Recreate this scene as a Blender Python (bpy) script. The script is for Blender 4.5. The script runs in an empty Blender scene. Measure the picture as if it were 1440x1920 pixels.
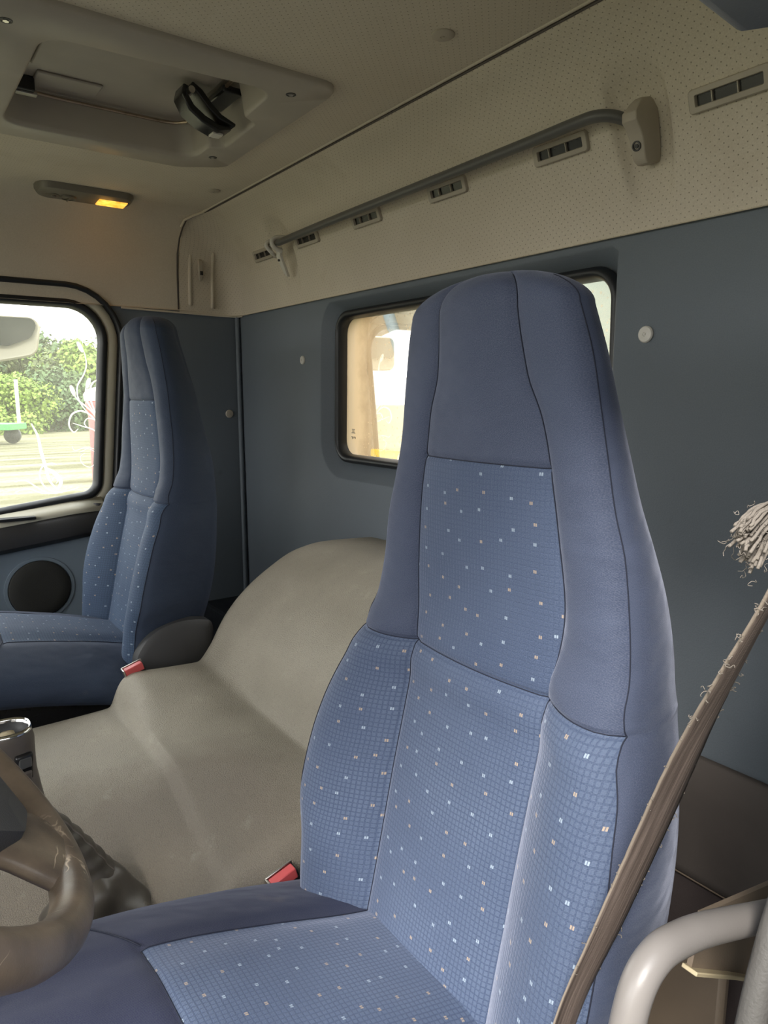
import bpy, bmesh, math, random
import numpy as np
from mathutils import Vector, Matrix
random.seed(7)
SC = bpy.context.scene
COL = SC.collection
PI = math.pi

# ------------------------------------------------------------------ camera
cam_data = bpy.data.cameras.new('camera')
cam_data.sensor_fit = 'VERTICAL'
cam_data.sensor_height = 36.0
cam_data.lens = 1331.0 / 1920.0 * 36.0
cam_data.clip_start = 0.01
cam_data.clip_end = 500
cam = bpy.data.objects.new('camera', cam_data)
COL.objects.link(cam)
yaw = math.radians(35.7)
pitch = math.atan(220 / 1331.0)
hd = Vector((math.cos(yaw), -math.sin(yaw), 0))
Fv = hd * math.cos(pitch) - Vector((0, 0, 1)) * math.sin(pitch)
Rv = Vector((-math.sin(yaw), -math.cos(yaw), 0))
Uv = Rv.cross(Fv)
cam.matrix_world = Matrix(((Rv.x, Uv.x, -Fv.x, 0), (Rv.y, Uv.y, -Fv.y, 0), (Rv.z, Uv.z, -Fv.z, 1.2), (0, 0, 0, 1)))
SC.camera = cam

# ------------------------------------------------------------------ view, world, light
SC.view_settings.view_transform = 'Standard'
SC.view_settings.look = 'None'
SC.view_settings.gamma = 1.0
SC.view_settings.use_curve_mapping = False
SC.view_settings.exposure = 1.12
SC.cycles.max_bounces = 10
SC.cycles.diffuse_bounces = 7
SC.cycles.glossy_bounces = 4
SC.cycles.transparent_max_bounces = 16
SC.cycles.use_denoising = True
SC.cycles.sample_clamp_indirect = 6

world = bpy.data.worlds.new('overcast_sky')
SC.world = world
world.use_nodes = True
wt = world.node_tree
wt.nodes.clear()
w_out = wt.nodes.new('ShaderNodeOutputWorld')
w_bg = wt.nodes.new('ShaderNodeBackground')
w_tc = wt.nodes.new('ShaderNodeTexCoord')
w_sep = wt.nodes.new('ShaderNodeSeparateXYZ')
w_ramp = wt.nodes.new('ShaderNodeValToRGB')
w_ramp.color_ramp.elements[0].position = 0.0
w_ramp.color_ramp.elements[0].color = (0.60, 0.58, 0.52, 1)
w_ramp.color_ramp.elements[1].position = 1.0
w_ramp.color_ramp.elements[1].color = (0.95, 1.0, 1.08, 1)
e = w_ramp.color_ramp.elements.new(0.03)
e.color = (1.0, 0.985, 0.94, 1)
wt.links.new(w_tc.outputs['Generated'], w_sep.inputs[0])
wt.links.new(w_sep.outputs['Z'], w_ramp.inputs[0])
wt.links.new(w_ramp.outputs[0], w_bg.inputs[0])
w_bg.inputs[1].default_value = 2.6
wt.links.new(w_bg.outputs[0], w_out.inputs[0])


def portal(name, loc, direction, sx, sy):
    ld = bpy.data.lights.new(name, 'AREA')
    ld.shape = 'RECTANGLE'
    ld.size = sx
    ld.size_y = sy
    ld.cycles.is_portal = True
    o = bpy.data.objects.new(name, ld)
    COL.objects.link(o)
    o.location = loc
    o.rotation_euler = Vector(direction).to_track_quat('-Z', 'Y').to_euler()
    return o


portal('daylight_windscreen', (1.1, 1.17, 1.3), (0, -1, 0), 1.95, 0.75)
portal('daylight_open_door', (0.03, 0.42, 0.95), (1, 0, 0), 1.3, 1.45)
portal('daylight_side_window', (2.16, 0.0, 1.17), (-1, 0, 0), 1.1, 0.55)
portal('daylight_rear_window', (1.16, -1.03, 1.22), (0, 1, 0), 0.85, 0.38)

sun_d = bpy.data.lights.new('hazy_sun', 'SUN')
sun_d.energy = 2.2
sun_d.angle = math.radians(14)
sun_d.color = (1.0, 0.95, 0.86)
sun = bpy.data.objects.new('hazy_sun', sun_d)
COL.objects.link(sun)
sun.rotation_euler = Vector((0.55, -0.75, -0.80)).to_track_quat('-Z', 'Y').to_euler()


# ------------------------------------------------------------------ materials
class NT:
    def __init__(s, name):
        s.m = bpy.data.materials.new(name)
        s.m.use_nodes = True
        s.t = s.m.node_tree
        s.t.nodes.clear()
        s.out = s.t.nodes.new('ShaderNodeOutputMaterial')
        s.b = s.t.nodes.new('ShaderNodeBsdfPrincipled')
        s.t.links.new(s.b.outputs[0], s.out.inputs[0])
        s.tc = s.t.nodes.new('ShaderNodeTexCoord')

    def n(s, kind, **kw):
        x = s.t.nodes.new(kind)
        for k, v in kw.items():
            setattr(x, k, v)
        return x

    def link(s, a, b):
        s.t.links.new(a, b)

    def put(s, sock, v):
        if hasattr(v, 'is_output') or isinstance(v, bpy.types.NodeSocket):
            s.link(v, sock)
        else:
            if isinstance(v, tuple) and len(v) == 3 and sock.type == 'RGBA':
                v = v + (1,)
            sock.default_value = v

    def math(s, op, a, b=0.0, c=None):
        x = s.n('ShaderNodeMath', operation=op)
        s.put(x.inputs[0], a)
        s.put(x.inputs[1], b)
        if c is not None:
            s.put(x.inputs[2], c)
        return x.outputs[0]

    def mix(s, f, a, b, mode='MIX'):
        x = s.n('ShaderNodeMix', data_type='RGBA', blend_type=mode)
        s.put(x.inputs[0], f)
        s.put(x.inputs[6], a)
        s.put(x.inputs[7], b)
        return x.outputs[2]

    def noise(s, scale, vec=None, detail=3.0, rough=0.55, stretch=None):
        x = s.n('ShaderNodeTexNoise')
        v = vec or s.tc.outputs['Object']
        if stretch:
            mp = s.n('ShaderNodeMapping')
            mp.inputs['Scale'].default_value = stretch
            s.link(v, mp.inputs[0])
            v = mp.outputs[0]
        s.link(v, x.inputs['Vector'])
        x.inputs['Scale'].default_value = scale
        x.inputs['Detail'].default_value = detail
        x.inputs['Roughness'].default_value = rough
        return x.outputs[0]

    def voro(s, scale, vec=None, feature='F1', out=0):
        x = s.n('ShaderNodeTexVoronoi', feature=feature)
        s.link(vec or s.tc.outputs['Object'], x.inputs['Vector'])
        x.inputs['Scale'].default_value = scale
        return x.outputs[out]

    def ramp(s, f, p0, p1, a=0.0, b=1.0):
        x = s.n('ShaderNodeMapRange')
        s.put(x.inputs[0], f)
        x.inputs[1].default_value = p0
        x.inputs[2].default_value = p1
        x.inputs[3].default_value = a
        x.inputs[4].default_value = b
        return x.outputs[0]

    def bump(s, h, strength, dist=0.001, normal=None):
        x = s.n('ShaderNodeBump')
        x.inputs['Strength'].default_value = strength
        x.inputs['Distance'].default_value = dist
        s.put(x.inputs['Height'], h)
        if normal is not None:
            s.link(normal, x.inputs['Normal'])
        return x.outputs[0]


def rgb(r, g, b):
    f = lambda c: (c / 255 / 12.92) if c / 255 <= 0.04045 else ((c / 255 + 0.055) / 1.055) ** 2.4
    return (f(r), f(g), f(b))


def plastic(name, col, rough=0.5, grain=900, gstr=0.25, dirt=0.15, metal=0.0, dirtcol=None, spec=0.5):
    k = NT(name)
    n1 = k.noise(7, detail=4)
    col2 = dirtcol or tuple(c * 0.6 for c in col)
    k.put(k.b.inputs['Base Color'], k.mix(k.ramp(n1, 0.35, 0.75, 0, dirt), col, col2))
    k.put(k.b.inputs['Roughness'], k.ramp(k.noise(12), 0.3, 0.7, rough - 0.06, rough + 0.08))
    k.b.inputs['Metallic'].default_value = metal
    k.b.inputs['Specular IOR Level'].default_value = spec
    if gstr > 0:
        k.put(k.b.inputs['Normal'], k.bump(k.noise(grain, detail=2), gstr, 0.0006))
    return k.m


def cloth(name, pattern, tone=1.0, hue=(1, 1, 1)):
    k = NT(name)
    uv = k.tc.outputs['UV']
    sep = k.n('ShaderNodeSeparateXYZ')
    k.link(uv, sep.inputs[0])
    u, v = sep.outputs[0], sep.outputs[1]
    worn = k.noise(5.5, detail=4)
    fine = k.noise(950, vec=uv, detail=2)
    if not pattern:
        c = k.mix(k.ramp(worn, 0.3, 0.7), (0.042, 0.056, 0.104), (0.058, 0.076, 0.132))
        c = k.mix(1.0, c, (tone * hue[0], tone * hue[1], tone * hue[2]), 'MULTIPLY')
        tw = k.math('SINE', k.math('MULTIPLY', k.math('ADD', u, k.math('MULTIPLY', v, 1.3)), 3200.0))
        c = k.mix(k.ramp(fine, 0.38, 0.66, 0, 0.75), c, (0.105 * tone, 0.120 * tone, 0.175 * tone))
        c = k.mix(k.ramp(tw, -1, 1, 0, 0.16), c, (0.025, 0.032, 0.07))
        stain = k.noise(9.0, vec=uv, detail=5)
        c = k.mix(k.ramp(stain, 0.66, 0.80, 0, 0.35), c, (0.20, 0.17, 0.15))
        h = k.math('ADD', k.math('MULTIPLY', tw, 0.4), fine)
        k.put(k.b.inputs['Normal'], k.bump(h, 0.25, 0.0006, k.bump(k.noise(13, detail=2, stretch=(1, 1, 2.2)), 0.42, 0.012)))
    else:
        S = 1 / 0.0049
        wob = k.math('MULTIPLY', k.math('SUBTRACT', k.noise(14, vec=uv, detail=2), 0.5), 0.9)
        cu = k.math('ADD', k.math('MULTIPLY', u, S), wob)
        cv = k.math('ADD', k.math('MULTIPLY', v, S * 0.92), wob)
        fu = k.math('ABSOLUTE', k.math('SUBTRACT', k.math('FRACT', cu), 0.5))
        fv = k.math('ABSOLUTE', k.math('SUBTRACT', k.math('FRACT', cv), 0.5))
        mu = k.ramp(fu, 0.30, 0.40, 1, 0)
        mv = k.ramp(fv, 0.32, 0.42, 1, 0)
        cell = k.math('MULTIPLY', mu, mv)
        fade = k.math('MULTIPLY', k.ramp(k.noise(6, vec=uv, detail=3), 0.35, 0.62, 0.4, 1.0), k.math('MULTIPLY', k.ramp(v, 0.915, 0.923, 1.0, 0.28), k.ramp(v, 0.80, 0.90, 1.0, 0.75)))
        rib = k.math('SINE', k.math('MULTIPLY', v, 5200.0))
        base = k.mix(k.ramp(worn, 0.3, 0.7), (0.042, 0.064, 0.125), (0.056, 0.080, 0.145))
        light = k.mix(k.ramp(worn, 0.3, 0.7), (0.085, 0.118, 0.195), (0.105, 0.140, 0.220))
        c = k.mix(k.math('MULTIPLY', cell, fade), base, light)
        c = k.mix(1.0, c, (tone * hue[0], tone * hue[1], tone * hue[2]), 'MULTIPLY')
        c = k.mix(k.ramp(fine, 0.38, 0.66, 0, 0.5), c, (0.12, 0.15, 0.23))
        # little woven flecks, one per large cell at a hashed place
        L = 1 / 0.031
        pu, pv = k.math('MULTIPLY', u, L), k.math('MULTIPLY', v, L * 1.25)
        comb = k.n('ShaderNodeCombineXYZ')
        k.put(comb.inputs[0], k.math('FLOOR', pu))
        k.put(comb.inputs[1], k.math('FLOOR', pv))
        wn = k.n('ShaderNodeTexWhiteNoise', noise_dimensions='2D')
        k.link(comb.outputs[0], wn.inputs['Vector'])
        s2 = k.n('ShaderNodeSeparateColor')
        k.link(wn.outputs['Color'], s2.inputs[0])
        ox = k.ramp(s2.outputs[0], 0, 1, 0.2, 0.8)
        oy = k.ramp(s2.outputs[1], 0, 1, 0.2, 0.8)
        du = k.math('ABSOLUTE', k.math('SUBTRACT', k.math('FRACT', pu), ox))
        dv = k.math('ABSOLUTE', k.math('SUBTRACT', k.math('FRACT', pv), oy))
        m = k.math('MULTIPLY', k.math('LESS_THAN', du, 0.055), k.math('LESS_THAN', dv, 0.062))
        gap = k.math('LESS_THAN', k.math('ABSOLUTE', k.math('SUBTRACT', k.math('ADD', k.math('SUBTRACT', k.math('FRACT', pu), ox), 0.0), 0.0)), 0.012)
        m = k.math('MULTIPLY', m, k.ramp(gap, 0, 1, 1, 0.25))
        fc = k.mix(k.math('GREATER_THAN', s2.outputs[2], 0.5), (0.46, 0.36, 0.27), (0.38, 0.46, 0.56))
        c = k.mix(k.math('MULTIPLY', m, 0.8), c, fc)
        h = k.math('ADD', k.math('MULTIPLY', cell, 0.9), k.math('ADD', k.math('MULTIPLY', rib, 0.12), k.math('MULTIPLY', fine, 0.5)))
        k.put(k.b.inputs['Normal'], k.bump(h, 0.35, 0.0007, k.bump(k.noise(15, detail=2), 0.25, 0.008)))
    k.put(k.b.inputs['Base Color'], c)
    k.b.inputs['Roughness'].default_value = 0.72
    k.b.inputs['Specular IOR Level'].default_value = 0.3
    k.b.inputs['Sheen Weight'].default_value = 0.35 if tone == 1.0 else 0.12
    k.b.inputs['Sheen Roughness'].default_value = 0.4
    k.b.inputs['Sheen Tint'].default_value = (0.75, 0.8, 1.0, 1)
    return k.m


def headliner(name, dots):
    k = NT(name)
    uv = k.tc.outputs['UV']
    n1 = k.noise(2.6, detail=5, rough=0.6)
    n2 = k.noise(420, detail=2)
    c = k.mix(k.ramp(n1, 0.3, 0.7), (0.560, 0.505, 0.415), (0.640, 0.585, 0.490))
    c = k.mix(k.ramp(k.noise(5.0, detail=6, rough=0.7), 0.56, 0.80, 0, 0.4), c, (0.38, 0.31, 0.22))
    c = k.mix(k.ramp(n2, 0.4, 0.65, 0, 0.25), c, (0.42, 0.37, 0.29))
    h = n2
    if dots:
        sep = k.n('ShaderNodeSeparateXYZ')
        k.link(uv, sep.inputs[0])
        S = 1 / 0.0088
        a = k.math('MULTIPLY', k.math('ADD', sep.outputs[0], sep.outputs[1]), S * 0.7071)
        b = k.math('MULTIPLY', k.math('SUBTRACT', sep.outputs[0], sep.outputs[1]), S * 0.7071)
        fa = k.math('SUBTRACT', k.math('FRACT', a), 0.5)
        fb = k.math('SUBTRACT', k.math('FRACT', b), 0.5)
        d = k.math('SQRT', k.math('ADD', k.math('MULTIPLY', fa, fa), k.math('MULTIPLY', fb, fb)))
        dot = k.ramp(d, 0.06, 0.125, 1, 0)
        c = k.mix(k.math('MULTIPLY', dot, 0.6), c, (0.10, 0.08, 0.06))
        h = k.math('SUBTRACT', n2, k.math('MULTIPLY', dot, 1.5))
    k.put(k.b.inputs['Base Color'], c)
    k.b.inputs['Roughness'].default_value = 0.85
    k.b.inputs['Specular IOR Level'].default_value = 0.2
    k.put(k.b.inputs['Normal'], k.bump(h, 0.35, 0.0006))
    return k.m


def wall_vinyl():
    k = NT('blue_grey_wall_vinyl')
    n1 = k.noise(2.2, detail=5)
    c = k.mix(k.ramp(n1, 0.3, 0.7), (0.118, 0.142, 0.168), (0.142, 0.168, 0.196))
    c = k.mix(k.ramp(k.noise(600, detail=1), 0.4, 0.65, 0, 0.3), c, (0.10, 0.115, 0.135))
    c = k.mix(k.ramp(k.noise(11, detail=5), 0.70, 0.80, 0, 0.4), c, (0.05, 0.06, 0.065))
    k.put(k.b.inputs['Base Color'], c)
    k.b.inputs['Roughness'].default_value = 0.62
    k.put(k.b.inputs['Normal'], k.bump(k.voro(420), 0.25, 0.0006))
    return k.m


def tunnel_vinyl():
    k = NT('grey_tunnel_vinyl')
    n1 = k.noise(4.0, detail=6, rough=0.65)
    c = k.mix(k.ramp(n1, 0.3, 0.7), (0.310, 0.282, 0.225), (0.420, 0.385, 0.312))
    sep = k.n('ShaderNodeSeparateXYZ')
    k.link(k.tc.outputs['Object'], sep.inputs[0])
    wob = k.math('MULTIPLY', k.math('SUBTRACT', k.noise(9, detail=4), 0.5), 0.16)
    soil_shade = k.math('MULTIPLY', k.ramp(k.math('ADD', k.math('ADD', sep.outputs[0], k.math('MULTIPLY', sep.outputs[1], -0.15)), wob), 1.06, 1.16, 1, 0), k.ramp(sep.outputs[1], -0.58, -0.42, 0, 1))  # driver-side slope: some soiling, mostly its duller light painted into the colour
    c = k.mix(k.math('MULTIPLY', soil_shade, 0.55), c, (0.165, 0.128, 0.100))
    ge = k.voro(340, feature='DISTANCE_TO_EDGE')
    c = k.mix(k.ramp(ge, 0.0, 0.10, 0.32, 0), c, (0.12, 0.10, 0.08))
    c = k.mix(k.ramp(k.noise(16, detail=6, rough=0.75), 0.60, 0.72, 0, 0.30), c, (0.50, 0.48, 0.39))
    k.put(k.b.inputs['Base Color'], c)
    k.put(k.b.inputs['Roughness'], k.ramp(k.noise(8), 0.3, 0.7, 0.50, 0.66))
    k.put(k.b.inputs['Normal'], k.bump(k.ramp(ge, 0, 0.15), 0.6, 0.0010, k.bump(k.noise(20, detail=2), 0.2, 0.006)))
    return k.m


def leather(name, c1, c2, worn, rough=0.42):
    k = NT(name)
    c = k.mix(k.ramp(k.noise(18, detail=5), 0.3, 0.7), c1, c2)
    v = k.n('ShaderNodeTexNoise')
    mp = k.n('ShaderNodeMapping')
    mp.inputs['Scale'].default_value = (1, 1, 3)
    k.link(k.tc.outputs['Object'], mp.inputs[0])
    k.link(mp.outputs[0], v.inputs['Vector'])
    v.inputs['Scale'].default_value = 13
    v.inputs['Detail'].default_value = 4
    v.inputs['Distortion'].default_value = 0.25
    scr = k.ramp(k.math('ABSOLUTE', k.math('SUBTRACT', v.outputs[0], 0.5)), 0.0, 0.010, 0.75, 0)
    gate = k.ramp(k.noise(11, detail=3), 0.55, 0.60)
    c = k.mix(k.math('MULTIPLY', scr, gate), c, worn)
    k.put(k.b.inputs['Base Color'], c)
    k.put(k.b.inputs['Roughness'], k.ramp(k.noise(30, detail=4), 0.3, 0.7, rough - 0.08, rough + 0.12))
    k.put(k.b.inputs['Normal'], k.bump(k.voro(500, feature='DISTANCE_TO_EDGE'), 0.15, 0.0006))
    return k.m


def metal(name, col, rough):
    k = NT(name)
    k.b.inputs['Metallic'].default_value = 1.0
    k.put(k.b.inputs['Base Color'], k.mix(k.ramp(k.noise(60, detail=5), 0.5, 0.7, 0, 0.5), col, tuple(c * 0.5 for c in col)))
    k.b.inputs['Roughness'].default_value = rough
    return k.m


def emis(name, col, strength, mask=True):
    k = NT(name)
    k.b.inputs['Base Color'].default_value = col + (1,)
    k.b.inputs['Roughness'].default_value = 0.3
    n1 = k.noise(60, detail=2)
    k.put(k.b.inputs['Emission Color'], k.mix(k.ramp(n1, 0.35, 0.65), col, tuple(min(1, c * 1.6 + 0.05) for c in col)))
    k.b.inputs['Emission Strength'].default_value = strength
    return k.m


def glass(name, dirt, dirtcol, tint=(0.97, 0.98, 0.95)):
    k = NT(name)
    tr = k.n('ShaderNodeBsdfTransparent')
    tr.inputs[0].default_value = tint + (1,)
    gl = k.n('ShaderNodeBsdfGlossy')
    gl.inputs['Roughness'].default_value = 0.02
    gl.inputs[0].default_value = (1, 1, 1, 1)
    df = k.n('ShaderNodeBsdfDiffuse')
    tl = k.n('ShaderNodeBsdfTranslucent')
    df.inputs[0].default_value = dirtcol + (1,)
    tl.inputs[0].default_value = dirtcol + (1,)
    m0 = k.n('ShaderNodeMixShader')
    m0.inputs[0].default_value = 0.75
    k.link(df.outputs[0], m0.inputs[1])
    k.link(tl.outputs[0], m0.inputs[2])
    lw = k.n('ShaderNodeLayerWeight')
    lw.inputs[0].default_value = 0.25
    m1 = k.n('ShaderNodeMixShader')
    k.link(k.ramp(lw.outputs['Fresnel'], 0, 1, 0.02, 0.6), m1.inputs[0])
    k.link(tr.outputs[0], m1.inputs[1])
    k.link(gl.outputs[0], m1.inputs[2])
    m2 = k.n('ShaderNodeMixShader')
    k.link(dirt(k), m2.inputs[0])
    k.link(m1.outputs[0], m2.inputs[1])
    k.link(m0.outputs[0], m2.inputs[2])
    k.link(m2.outputs[0], k.out.inputs[0])
    return k.m


def side_dirt(k):
    return k.ramp(k.noise(3, detail=5), 0.35, 0.75, 0.10, 0.26)


def rear_dirt(k):
    sep = k.n('ShaderNodeSeparateXYZ')
    k.link(k.tc.outputs['Object'], sep.inputs[0])
    x = sep.outputs[0]
    edge = k.math('ADD', x, k.math('MULTIPLY', k.math('SUBTRACT', k.noise(7, detail=6, rough=0.7), 0.5), 0.10))
    band = k.ramp(edge, 0.24, 0.34, 0.0, 0.72)
    drops = k.ramp(k.voro(85), 0.12, 0.30, 0.50, 0.0)
    gate = k.ramp(k.noise(5, detail=4), 0.40, 0.62, 0.2, 1)
    return k.math('MAXIMUM', band, k.math('ADD', 0.18, k.math('MULTIPLY', drops, gate)))


M = {}
M['cloth'] = cloth('plain_navy_cloth', False)
M['cloth_shaded'] = cloth('shaded_blue_cloth', False, 0.60, (0.72, 1.02, 1.10))  # passenger seat cloth: its dimmer, cooler light is put into the colour
M['pattern_shaded'] = cloth('shaded_flecked_cloth', True, 0.66, (0.72, 1.0, 1.05))  # same shade tint in the flecked cloth
M['navy'] = cloth('dark_navy_cloth', False, 0.50, (0.95, 0.82, 1.10))
M['pattern'] = cloth('flecked_blue_cloth', True)
M['head'] = headliner('perforated_headliner', True)
M['headplain'] = headliner('plain_headliner', False)
M['wall'] = wall_vinyl()
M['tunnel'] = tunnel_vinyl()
M['beige'] = plastic('beige_plastic', (0.43, 0.385, 0.315), 0.5, dirt=0.4)
M['hatch'] = plastic('taupe_plastic', (0.40, 0.365, 0.315), 0.46, dirt=0.35)
M['lampgrey'] = plastic('lamp_grey_plastic', (0.17, 0.155, 0.125), 0.4, dirt=0.2)
M['lid'] = plastic('hatch_lid_plastic', (0.42, 0.38, 0.33), 0.5, dirt=0.35)
M['black'] = plastic('black_plastic', (0.014, 0.014, 0.015), 0.28, gstr=0.05)
M['rubber'] = plastic('black_rubber', (0.012, 0.014, 0.017), 0.42, gstr=0.1)
M['dark'] = plastic('dark_grey_plastic', (0.045, 0.045, 0.047), 0.5)
M['darkbrown'] = plastic('dark_brown_vinyl', (0.085, 0.072, 0.066), 0.7, dirt=0.5, grain=500)
M['purple'] = plastic('brown_carpet', (0.060, 0.046, 0.046), 0.9, grain=700, gstr=0.8)
M['tan'] = plastic('tan_panel', (0.20, 0.155, 0.115), 0.55, dirt=0.5)
M['railgrey'] = plastic('grey_rail_coating', (0.105, 0.105, 0.100), 0.4, gstr=0.1)
M['white'] = plastic('white_plastic', (0.62, 0.60, 0.55), 0.35, gstr=0.05)
M['clear'] = plastic('milky_clear_plastic', (0.62, 0.60, 0.56), 0.12, gstr=0.0)
M['cream'] = plastic('cream_paint', (0.62, 0.59, 0.47), 0.35, gstr=0.05)
M['red'] = plastic('red_plastic', (0.62, 0.10, 0.105), 0.35, gstr=0.05)
M['tube'] = plastic('silver_grey_paint', (0.235, 0.215, 0.205), 0.34, grain=300, gstr=0.12, dirt=0.2)
M['bracket'] = plastic('cream_painted_steel', (0.55, 0.46, 0.30), 0.5, dirt=0.6)
M['steel'] = metal('worn_steel', (0.6, 0.58, 0.54), 0.3)
M['copper'] = metal('brown_steel_wire', (0.50, 0.40, 0.30), 0.35)
M['chrome'] = metal('chrome_trim', (0.85, 0.85, 0.85), 0.12)
M['leather'] = leather('worn_brown_leather', (0.085, 0.064, 0.048), (0.235, 0.175, 0.120), (0.72, 0.58, 0.42), 0.36)
M['knob'] = leather('grey_brown_grip_leather', (0.105, 0.088, 0.075), (0.155, 0.132, 0.112), (0.3, 0.25, 0.2), 0.42)
M['gaiter'] = leather('dark_gaiter_leather', (0.048, 0.042, 0.034), (0.085, 0.074, 0.060), (0.2, 0.17, 0.13), 0.36)
M['hub'] = plastic('charcoal_hub_plastic', (0.062, 0.062, 0.064), 0.55, grain=700, gstr=0.6, dirt=0.3)
M['seam'] = plastic('dark_seam_thread', (0.012, 0.016, 0.034), 0.8, gstr=0)
M['amber'] = emis('lit_amber_lens', (1.0, 0.34, 0.03), 0.65)
M['gripgrey'] = plastic('slate_grey_foam', (0.19, 0.20, 0.22), 0.6)
M['strip'] = plastic('grained_charcoal_vinyl', (0.105, 0.10, 0.095), 0.6, grain=420, gstr=0.9)
M['speaker'] = plastic('speaker_cloth', (0.040, 0.040, 0.036), 0.85, grain=500, gstr=0.9)
M['doorblue'] = plastic('blue_door_card', (0.24, 0.30, 0.36), 0.6)


def belt_mat():
    k = NT('worn_belt_webbing')
    uv = k.tc.outputs['UV']
    sep = k.n('ShaderNodeSeparateXYZ')
    k.link(uv, sep.inputs[0])
    st = k.noise(260, vec=uv, detail=4, stretch=(1.0, 0.03, 1))
    c = k.mix(k.ramp(st, 0.3, 0.7), (0.085, 0.062, 0.052), (0.190, 0.145, 0.125))
    rib = k.math('SINE', k.math('MULTIPLY', sep.outputs[1], 2600.0))
    c = k.mix(k.ramp(rib, -1, 1, 0, 0.03), c, (0.05, 0.04, 0.035))
    ed = k.math('ABSOLUTE', k.math('SUBTRACT', sep.outputs[0], 0.0205))
    c = k.mix(k.ramp(ed, 0.0185, 0.0198, 0, 0.8), c, (0.30, 0.25, 0.20))
    k.put(k.b.inputs['Base Color'], c)
    k.b.inputs['Roughness'].default_value = 0.75
    k.put(k.b.inputs['Normal'], k.bump(k.math('ADD', k.math('MULTIPLY', rib, 0.08), k.math('MULTIPLY', st, 4.0)), 0.35, 0.0008))
    return k.m


M['belt'] = belt_mat()
M['wool'] = plastic('grey_wool', (0.20, 0.175, 0.15), 0.95, grain=900, gstr=0.8)
M['side_glass'] = glass('side_window_glass', side_dirt, (0.80, 0.80, 0.66))
M['rear_glass'] = glass('dusty_rear_glass', rear_dirt, (0.82, 0.60, 0.36), (0.98, 0.97, 0.92))


def frost_mat():
    k = NT('white_frosted_film')
    tr = k.n('ShaderNodeBsdfTransparent')
    tl = k.n('ShaderNodeBsdfTranslucent')
    tl.inputs[0].default_value = (0.95, 0.95, 0.9, 1)
    mx = k.n('ShaderNodeMixShader')
    k.link(k.ramp(k.noise(30), 0.3, 0.7, 0.30, 0.65), mx.inputs[0])
    k.link(tr.outputs[0], mx.inputs[1])
    k.link(tl.outputs[0], mx.inputs[2])
    k.link(mx.outputs[0], k.out.inputs[0])
    return k.m


M['frost'] = frost_mat()


# ------------------------------------------------------------------ mesh helpers
def tag(o, label=None, cat=None, group=None, kind=None):
    if label: o['label'] = label
    if cat: o['category'] = cat
    if group: o['group'] = group
    if kind: o['kind'] = kind
    return o


def empty(name, loc, label=None, cat=None, group=None, kind=None):
    o = bpy.data.objects.new(name, None)
    o.empty_display_size = 0.05
    COL.objects.link(o)
    o.location = loc
    return tag(o, label, cat, group, kind)


def mk(name, verts, faces, mats, parent=None, uvs=None, midx=None, smooth=True, bevel=0, bseg=2, solid=0, sub=0, angle=None):
    """one mesh object; verts are world coordinates (moved into the parent's frame when there is one)"""
    me = bpy.data.meshes.new(name)
    off = Vector((0, 0, 0))
    if parent is not None:
        p = parent
        while p is not None:
            off += p.location
            p = p.parent
    me.from_pydata([tuple(Vector(v) - off) for v in verts], [], faces)
    if not isinstance(mats, (list, tuple)):
        mats = [mats]
    for m in mats:
        me.materials.append(m)
    if midx is not None:
        me.polygons.foreach_set('material_index', midx)
    if uvs is not None:
        ul = me.uv_layers.new(name='UVMap')
        for lp in me.loops:
            ul.data[lp.index].uv = uvs[lp.vertex_index]
    me.update()
    if smooth:
        me.polygons.foreach_set('use_smooth', [True] * len(me.polygons))
    bm = bmesh.new()
    bm.from_mesh(me)
    bmesh.ops.recalc_face_normals(bm, faces=bm.faces[:])
    bm.to_mesh(me)
    bm.free()
    o = bpy.data.objects.new(name, me)
    COL.objects.link(o)
    if parent is not None:
        o.parent = parent
    if solid:
        md = o.modifiers.new('solid', 'SOLIDIFY')
        md.thickness = solid
        md.offset = 0
    if bevel:
        md = o.modifiers.new('bevel', 'BEVEL')
        md.width = bevel
        md.segments = bseg
        md.limit_method = 'ANGLE'
        md.angle_limit = math.radians(35)
        md.harden_normals = False
    if sub:
        md = o.modifiers.new('sub', 'SUBSURF')
        md.levels = sub
        md.render_levels = sub
    if smooth and (bevel or angle):
        me.set_sharp_from_angle(angle=math.radians(angle or 50))
    return o


class Geo:
    def __init__(s):
        s.v, s.f, s.uv = [], [], []

    def add(s, v, f, uv=None):
        k = len(s.v)
        s.v += [tuple(x) for x in v]
        s.f += [tuple(i + k for i in q) for q in f]
        s.uv += list(uv) if uv is not None else [(0, 0)] * len(v)
        return s

    def box(s, lo, hi, mat4=None):
        x0, y0, z0 = lo
        x1, y1, z1 = hi
        v = [Vector(p) for p in ((x0, y0, z0), (x1, y0, z0), (x1, y1, z0), (x0, y1, z0), (x0, y0, z1), (x1, y0, z1), (x1, y1, z1), (x0, y1, z1))]
        if mat4 is not None:
            v = [mat4 @ p for p in v]
        return s.add(v, [(0, 3, 2, 1), (4, 5, 6, 7), (0, 1, 5, 4), (1, 2, 6, 5), (2, 3, 7, 6), (3, 0, 4, 7)])

    def mk(s, name, mats, parent=None, **kw):
        return mk(name, s.v, s.f, mats, parent, uvs=s.uv, **kw)


def box(name, lo, hi, mat, parent=None, bevel=0.003, mat4=None, **kw):
    return Geo().box(lo, hi, mat4).mk(name, mat, parent, bevel=bevel, **kw)


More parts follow.
